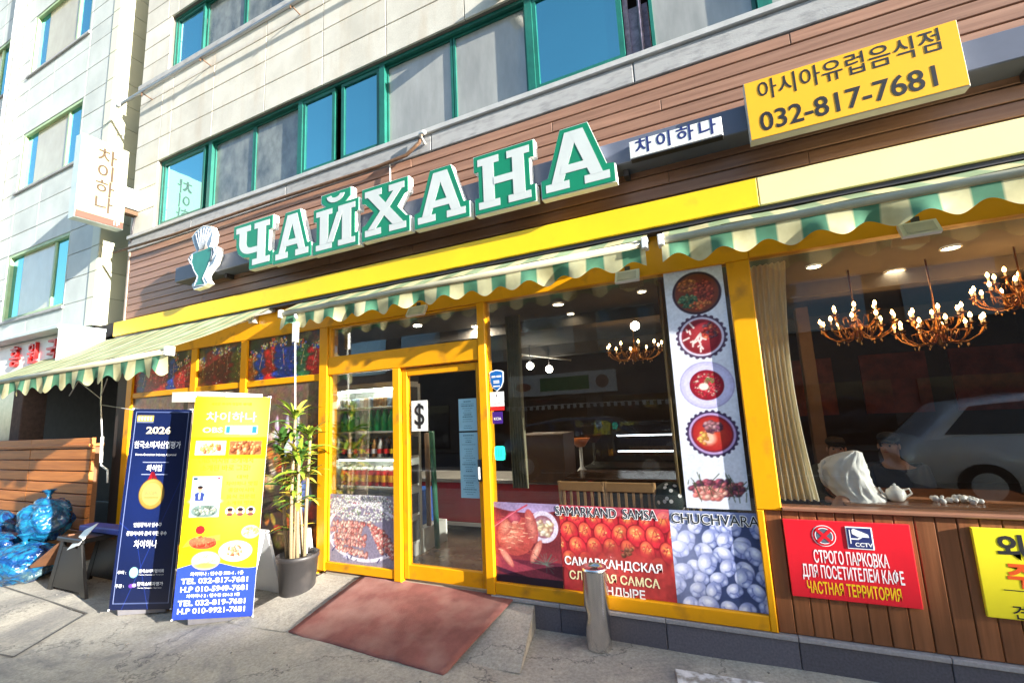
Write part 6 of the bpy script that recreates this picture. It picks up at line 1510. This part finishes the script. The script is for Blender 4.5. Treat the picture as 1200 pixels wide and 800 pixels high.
T('차이하나 : 연수동 532-4 . 1층', .024, .47, 1.492, WINK, .025, .62); T('TEL 032-817-7681', .042, .46, 1.547, WINK, .028, .78); T('H.P 010-5949-7681', .042, .46, 1.612, WINK, .028, .78)
T('차이하나 2 : 연수동 534-2 1층', .022, .45, 1.665, WINK, .025, .62); T('TEL 032-819-7681', .042, .45, 1.72, WINK, .028, .78); T('H.P 010-9921-7681', .042, .45, 1.782, WINK, .028, .78)
# white lightbox cover behind the banners
o = ptag(MB().add([(-5.12, -.72, 1.90), (-4.30, -.70, 1.86), (-4.05, -.50, 1.86), (-4.9, -.50, 1.92), (-5.12, -.72, 2.00), (-4.30, -.70, 1.95), (-4.05, -.50, 1.92), (-4.9, -.50, 2.0)], [(0, 1, 5, 4), (1, 2, 6, 5), (2, 3, 7, 6), (3, 0, 4, 7), (4, 5, 6, 7), (3, 2, 1, 0)]).build('lightbox_top', WHITE), 'bright white top of a light box peeking out behind the two banners', 'light box')
MB().box(-4.95, -4.2, -.66, -.52, .02, 1.89).build('lightbox_body', mat('peach_lightbox', (.62, .42, .32), .5), o)
# white A boards behind
def aboard(x0, x1, y0, h, lab, lean=.18):
    o = thing('folding_board', ((x0 + x1) / 2, y0, 0), lab, 'folding board', 'white folding boards behind the yellow banner')
    MB().prism([(x0, .0), (x1, .0), (x1 - .02, h), (x0 + .02, h)], (0, y0 - lean, .004), (1, 0, 0), Vector((0, lean / h * .9, 1)), (0, .03, 0)).build('front_panel', mat('white_plastic_board', (.74, .76, .78), .4, var=.05), o)
    MB().prism([(x0, .0), (x1, .0), (x1 - .02, h), (x0 + .02, h)], (0, y0 + lean + .03, .004), (1, 0, 0), Vector((0, -lean / h * .9, 1)), (0, -.03, 0)).build('rear_panel', mat('white_plastic_board', (.74, .76, .78), .4), o)
aboard(-4.62, -4.10, -.38, .62, 'larger white folding board right beside the yellow banner')
aboard(-4.05, -3.80, -.14, .60, 'smaller white folding board between the first board and the plant pot', .08)

# ================================================================== POTTED PLANT
pp = thing('potted_plant', (-3.74, -.30, 0), 'tall dracaena with yellow-green leaf tufts in a dark plastic pot by the door', 'potted plant')
pc_ = (-3.78, -.28, .0)
pot = MB().lathe([(0, .012), (.140, .012), (.146, .03), (.178, .38), (.188, .385), (.190, .42), (.176, .425), (.172, .38), (0, .375)], pc_, 28).build('pot', mat('dusty_dark_pot', (.028, .026, .027), .5, var=.25, scale=6, dirt=((.08, .07, .065), 5, .5, .8)), pp)
MB().lathe([(0, .365), (.173, .365)], pc_, 20).build('soil', mat('soil', (.05, .035, .02), .95, bump=.5), pp)
CANE = mat('pale_cane_bark', (.30, .23, .13), .8, var=.25, scale=30, stretch=(1, 1, 6))
LF = [mat('leaf_light_green', (.20, .30, .025), .55, var=.25, scale=8), mat('leaf_deep_green', (.05, .15, .025), .55, var=.25, scale=8), mat('leaf_yellow', (.50, .42, .05), .42, var=.25, scale=8)]
canes = [((-3.86, -.33), (-3.93, -.36), 1.45), ((-3.78, -.36), (-3.74, -.38), 1.66), ((-3.70, -.28), (-3.66, -.27), 1.50), ((-3.76, -.24), (-3.86, -.22), 1.22), ((-3.83, -.29), (-3.80, -.30), 1.02), ((-3.72, -.34), (-3.70, -.36), 1.30)]
leafm = []
for k in range(6):
    t = MB(); L_ = random.uniform(.26, .40); n_ = 8; wd = random.uniform(.022, .034); dr_ = random.uniform(.25, .9)
    vs = []; 
    for i in range(n_ + 1):
        s_ = i / n_; x = L_ * s_ * (1 - .12 * dr_ * s_); z = .55 * L_ * s_ * (1.1 - dr_ * s_ * 1.35); ww = wd * (math.sin(math.pi * min(1, .12 + s_ * .88)) ** .6) * (1 if s_ < .97 else .1)
        vs += [(x, -ww, z + .3 * ww), (x, 0, z), (x, ww, z + .3 * ww)]
    fs = []
    for i in range(n_):
        a = i * 3; fs += [(a, a + 3, a + 4, a + 1), (a + 1, a + 4, a + 5, a + 2)]
    t.add(vs, fs, True); me = bpy.data.meshes.new('leaf'); me.from_pydata(t.v, [], t.f); me.polygons.foreach_set('use_smooth', [True] * len(t.f)); leafm.append(me)
lmesh = {}
base_w = wloc(pp)
for ci, (b0, b1, zt) in enumerate(canes):
    cn_ = MB().tube([(b0[0], b0[1], .36), ((b0[0] + b1[0]) / 2 + random.uniform(-.02, .02), (b0[1] + b1[1]) / 2, .38 + (zt - .38) * .5), (b1[0], b1[1], zt)], [.019, .016, .013], 7).build('cane', CANE, pp)
    for tier, (zz_, cnt) in enumerate(((zt, 18), (zt - .15, 11), (zt - .36, 6))):
        for k in range(cnt):
            mi = random.randrange(6); ma = random.choice([0, 0, 1, 2] if tier < 2 else [0, 2, 2, 1]); key = (mi, ma)
            if key not in lmesh: m2 = leafm[mi].copy(); m2.materials.append(LF[ma]); lmesh[key] = m2
            lf = bpy.data.objects.new('leaf', lmesh[key]); COL.objects.link(lf); lf.parent = pp
            s_ = 1 if tier < 2 else (zz_ - .38) / (zt - .38)
            lf.location = Vector((b1[0] + random.uniform(-.015, .015), b1[1] + random.uniform(-.015, .015), zz_ + random.uniform(-.05, .05))) - base_w
            lf.rotation_euler = (random.uniform(-.25, .25), random.uniform(-.75, .35) if tier == 0 else random.uniform(-.2, .5), random.uniform(0, 6.28)); sc = random.uniform(.55, .92); lf.scale = (sc, sc, sc)
# ================================================================== BOLLARD
bo = thing('steel_bollard', (-.965, -.16, 0), 'dented stainless steel bollard standing in front of the poster window', 'bollard')
nseg, nh_ = 36, 26; vs = []; fs = []; R0 = .088
for j in range(nh_ + 1):
    z = .52 * j / nh_
    for i in range(nseg):
        a = 2 * math.pi * i / nseg; r = R0
        dn_ = math.exp(-((z - .21) / .035) ** 2 - (((a - math.pi * 1.12 + math.pi) % (2 * math.pi) - math.pi) / .42) ** 2) * .020
        dn_ += .0 * math.exp(-((z - .30) / .10) ** 2 - (((a - math.pi * 1.2 + math.pi) % (2 * math.pi) - math.pi) / .3) ** 2) * .008
        vs.append((-.965 + (r - dn_) * math.cos(a), -.16 + (r - dn_) * math.sin(a), z))
for j in range(nh_):
    for i in range(nseg): fs.append((j * nseg + i, j * nseg + (i + 1) % nseg, (j + 1) * nseg + (i + 1) % nseg, (j + 1) * nseg + i))
MB().add(vs, fs, True).build('tube', STEEL, bo)
MB().lathe([(R0 + .001, .505), (R0 + .001, .525), (R0 - .01, .527), (R0 - .012, .505), (0, .50)], (-.965, -.16, 0), 36).build('rim_cap', STEEL, bo)
MB().lathe([(.03, .50), (.03, .508), (0, .508)], (-.965, -.16, 0), 16).build('inner_cap', DKMETAL, bo)

# ================================================================== GARBAGE BAGS, STOOL
def bag_mat():
    M = bpy.data.materials.new('blue_bin_bag_film'); M.use_nodes = True; n = M.node_tree.nodes; l = M.node_tree.links
    p = n['Principled BSDF']; p.inputs['Roughness'].default_value = .2; p.inputs['Coat Weight'].default_value = .3
    tc = n.new('ShaderNodeTexCoord'); no = n.new('ShaderNodeTexNoise'); no.inputs['Scale'].default_value = 4.5; no.inputs['Detail'].default_value = 4; no.inputs['Distortion'].default_value = 1.2
    l.new(tc.outputs['Object'], no.inputs['Vector']); rp = n.new('ShaderNodeValToRGB')
    st = [(.30, (.003, .012, .05)), (.42, (.004, .04, .15)), (.50, (.008, .13, .24)), (.58, (.006, .05, .15)), (.68, (.03, .07, .09)), (.88, (.20, .26, .27))]
    while len(rp.color_ramp.elements) < len(st): rp.color_ramp.elements.new(.5)
    for e, (q, c) in zip(rp.color_ramp.elements, st): e.position = q; e.color = (*c, 1)
    l.new(no.outputs[0], rp.inputs[0]); l.new(rp.outputs[0], p.inputs['Base Color'])
    nb = n.new('ShaderNodeTexNoise'); nb.inputs['Scale'].default_value = 6.5; nb.inputs['Detail'].default_value = 3; nb.inputs['Distortion'].default_value = 1.6
    l.new(tc.outputs['Object'], nb.inputs['Vector']); b = n.new('ShaderNodeBump'); b.inputs['Strength'].default_value = 1; b.inputs['Distance'].default_value = .04
    l.new(nb.outputs[0], b.inputs['Height']); l.new(b.outputs[0], p.inputs['Normal']); return M
BAGM = bag_mat()
def bag(c, r, lab, seed, knot=True):
    from mathutils import noise as mn
    o = thing('garbage_bag', (c[0], c[1], 0), lab, 'garbage bag', 'blue garbage bags heaped at the plank wall')
    bm = bmesh.new(); bmesh.ops.create_icosphere(bm, subdivisions=5, radius=1)
    for v_ in bm.verts:
        p = v_.co.normalized(); q = p + Vector((seed, seed * .7, 0)); f = 1 + .16 * mn.noise(q * 2.2) - .14 * abs(mn.noise(q * 4 + Vector((0, 0, mn.noise(q * 2))))) - .05 * abs(mn.noise(q * 9)) 
        x = Vector((p.x * r[0], p.y * r[1], p.z * r[2])) * f
        if x.z + r[2] * .92 < 0: x.z = -r[2] * .92
        v_.co = x + Vector((0, 0, r[2] * .92 + c[2]))
    me = bpy.data.meshes.new('bag_body'); bm.to_mesh(me); bm.free(); me.materials.append(BAGM); me.polygons.foreach_set('use_smooth', [True] * len(me.polygons))
    ob = bpy.data.objects.new('bag_body', me); COL.objects.link(ob); ob.parent = o
    if knot:
        zt = r[2] * 1.92 + c[2]; w0 = wloc(o)
        k_ = MB().lathe([(.05, -.05), (.022, .0), (.03, .02), (.02, .04), (.05, .09), (.075, .11)], (c[0], c[1], zt - .02), 10)
        k_.build('knot', BAGM, o)
    return o
bag((-8.20, -.92, 0), (.55, .38, .25), 'large blue garbage bag lying at the very front left of the heap', 1.3)
bag((-7.45, -.90, 0), (.42, .33, .22), 'blue garbage bag lying at the right front of the heap, lettuce visible through it', 4.1)
bag((-7.75, -.62, .34), (.30, .26, .27), 'round blue garbage bag perched on top of the heap', 7.7)
bag((-9.0, -.72, 0), (.45, .34, .34), 'blue garbage bag at the left edge of the photo behind the front one', 12.2)
st_ = thing('folding_stand', (-6.2, -.75, 0), 'black plastic trestle stool with a tilted brown board leaning on it', 'stool')
t = MB()
for s_ in (-1, 1):
    yy = -.78 + s_ * .16
    for a, b_ in (((-6.70, 0), (-6.50, .52)), ((-6.0, 0), (-6.16, .52))):
        t.prism([(-.045, 0), (.045, 0), (.03, 1), (-.03, 1)], (a[0], yy, a[1]), (1, 0, 0), (b_[0] - a[0], 0, b_[1] - a[1]), (0, .03, 0))
    t.prism([(-6.66, .05), (-6.04, .05), (-6.14, .46), (-6.52, .46)], (0, yy + .004, 0), (1, 0, 0), (0, 0, 1), (0, .02, 0))
t.build('leg_frame', PLASB, st_); MB().bbox(-6.58, -6.08, -.96, -.60, .515, .56, .01).build('stool_top', PLASB, st_)
o = MB().prism([(0, 0), (.62, 0), (.62, .62), (0, .62)], (-6.98, -1.0, .22), Vector((.84, .15, .54)), Vector((.15, .95, -.1)), Vector((-.012, 0, .02))).build('leaning_board', mat('brown_plywood', (.17, .075, .035), .5, var=.2))
ptag(o, 'tilted brown plywood board lying against the black stool', 'board')
o = MB().prism([(0, 0), (.30, 0), (.36, .22), (.05, .20)], (-6.3, -.98, .45), Vector((.7, 0, .2)), Vector((0, .6, .8)), Vector((0, .01, 0))).build('paper_sheet', WHITE); ptag(o, 'white crumpled sheet stuck behind the brown board', 'paper')
o = MB().bbox(-6.15, -5.9, -.62, -.45, .28, .52, .02).build('snack_pack', mat('red_pack', (.5, .06, .04), .4, var=.5, scale=12)); ptag(o, 'small red and white packet under the black stool', 'packet')
o = MB().bbox(-6.65, -5.85, -.75, -.60, .56, .62, .01).build('tarp_roll', mat('blue_tarp', (.04, .06, .32), .5, var=.3)); ptag(o, 'rolled blue tarp lying on the black stool', 'tarp')
# worn pale paving patch at the right front
t = MB(); vs = [(-.55, -.32, .012), (.9, -.30, .012), (2.6, -.26, .012), (2.6, -.9, .012), (.6, -.52, .012), (-.42, -.55, .012)]
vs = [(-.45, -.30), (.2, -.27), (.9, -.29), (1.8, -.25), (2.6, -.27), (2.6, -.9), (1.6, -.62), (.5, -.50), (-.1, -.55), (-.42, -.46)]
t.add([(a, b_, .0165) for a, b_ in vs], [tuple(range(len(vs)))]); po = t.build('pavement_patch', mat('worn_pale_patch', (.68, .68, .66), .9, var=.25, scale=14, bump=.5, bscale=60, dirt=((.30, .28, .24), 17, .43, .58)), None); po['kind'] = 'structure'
# small litter
t = MB()
for k in range(160):
    x, y = random.uniform(-7.2, 1.6), random.uniform(-1.9, -.12)
    if -4.0 < x < -1.3 and y > -.9: continue
    r = random.uniform(.003, .011); t.sphere((x, y, .014 + r * .4), r, 6, 4, (1, random.uniform(.6, 1.4), .5))
t.build('gravel', mat('pebble_grey', (.2, .19, .17), .9), None, kind='stuff')
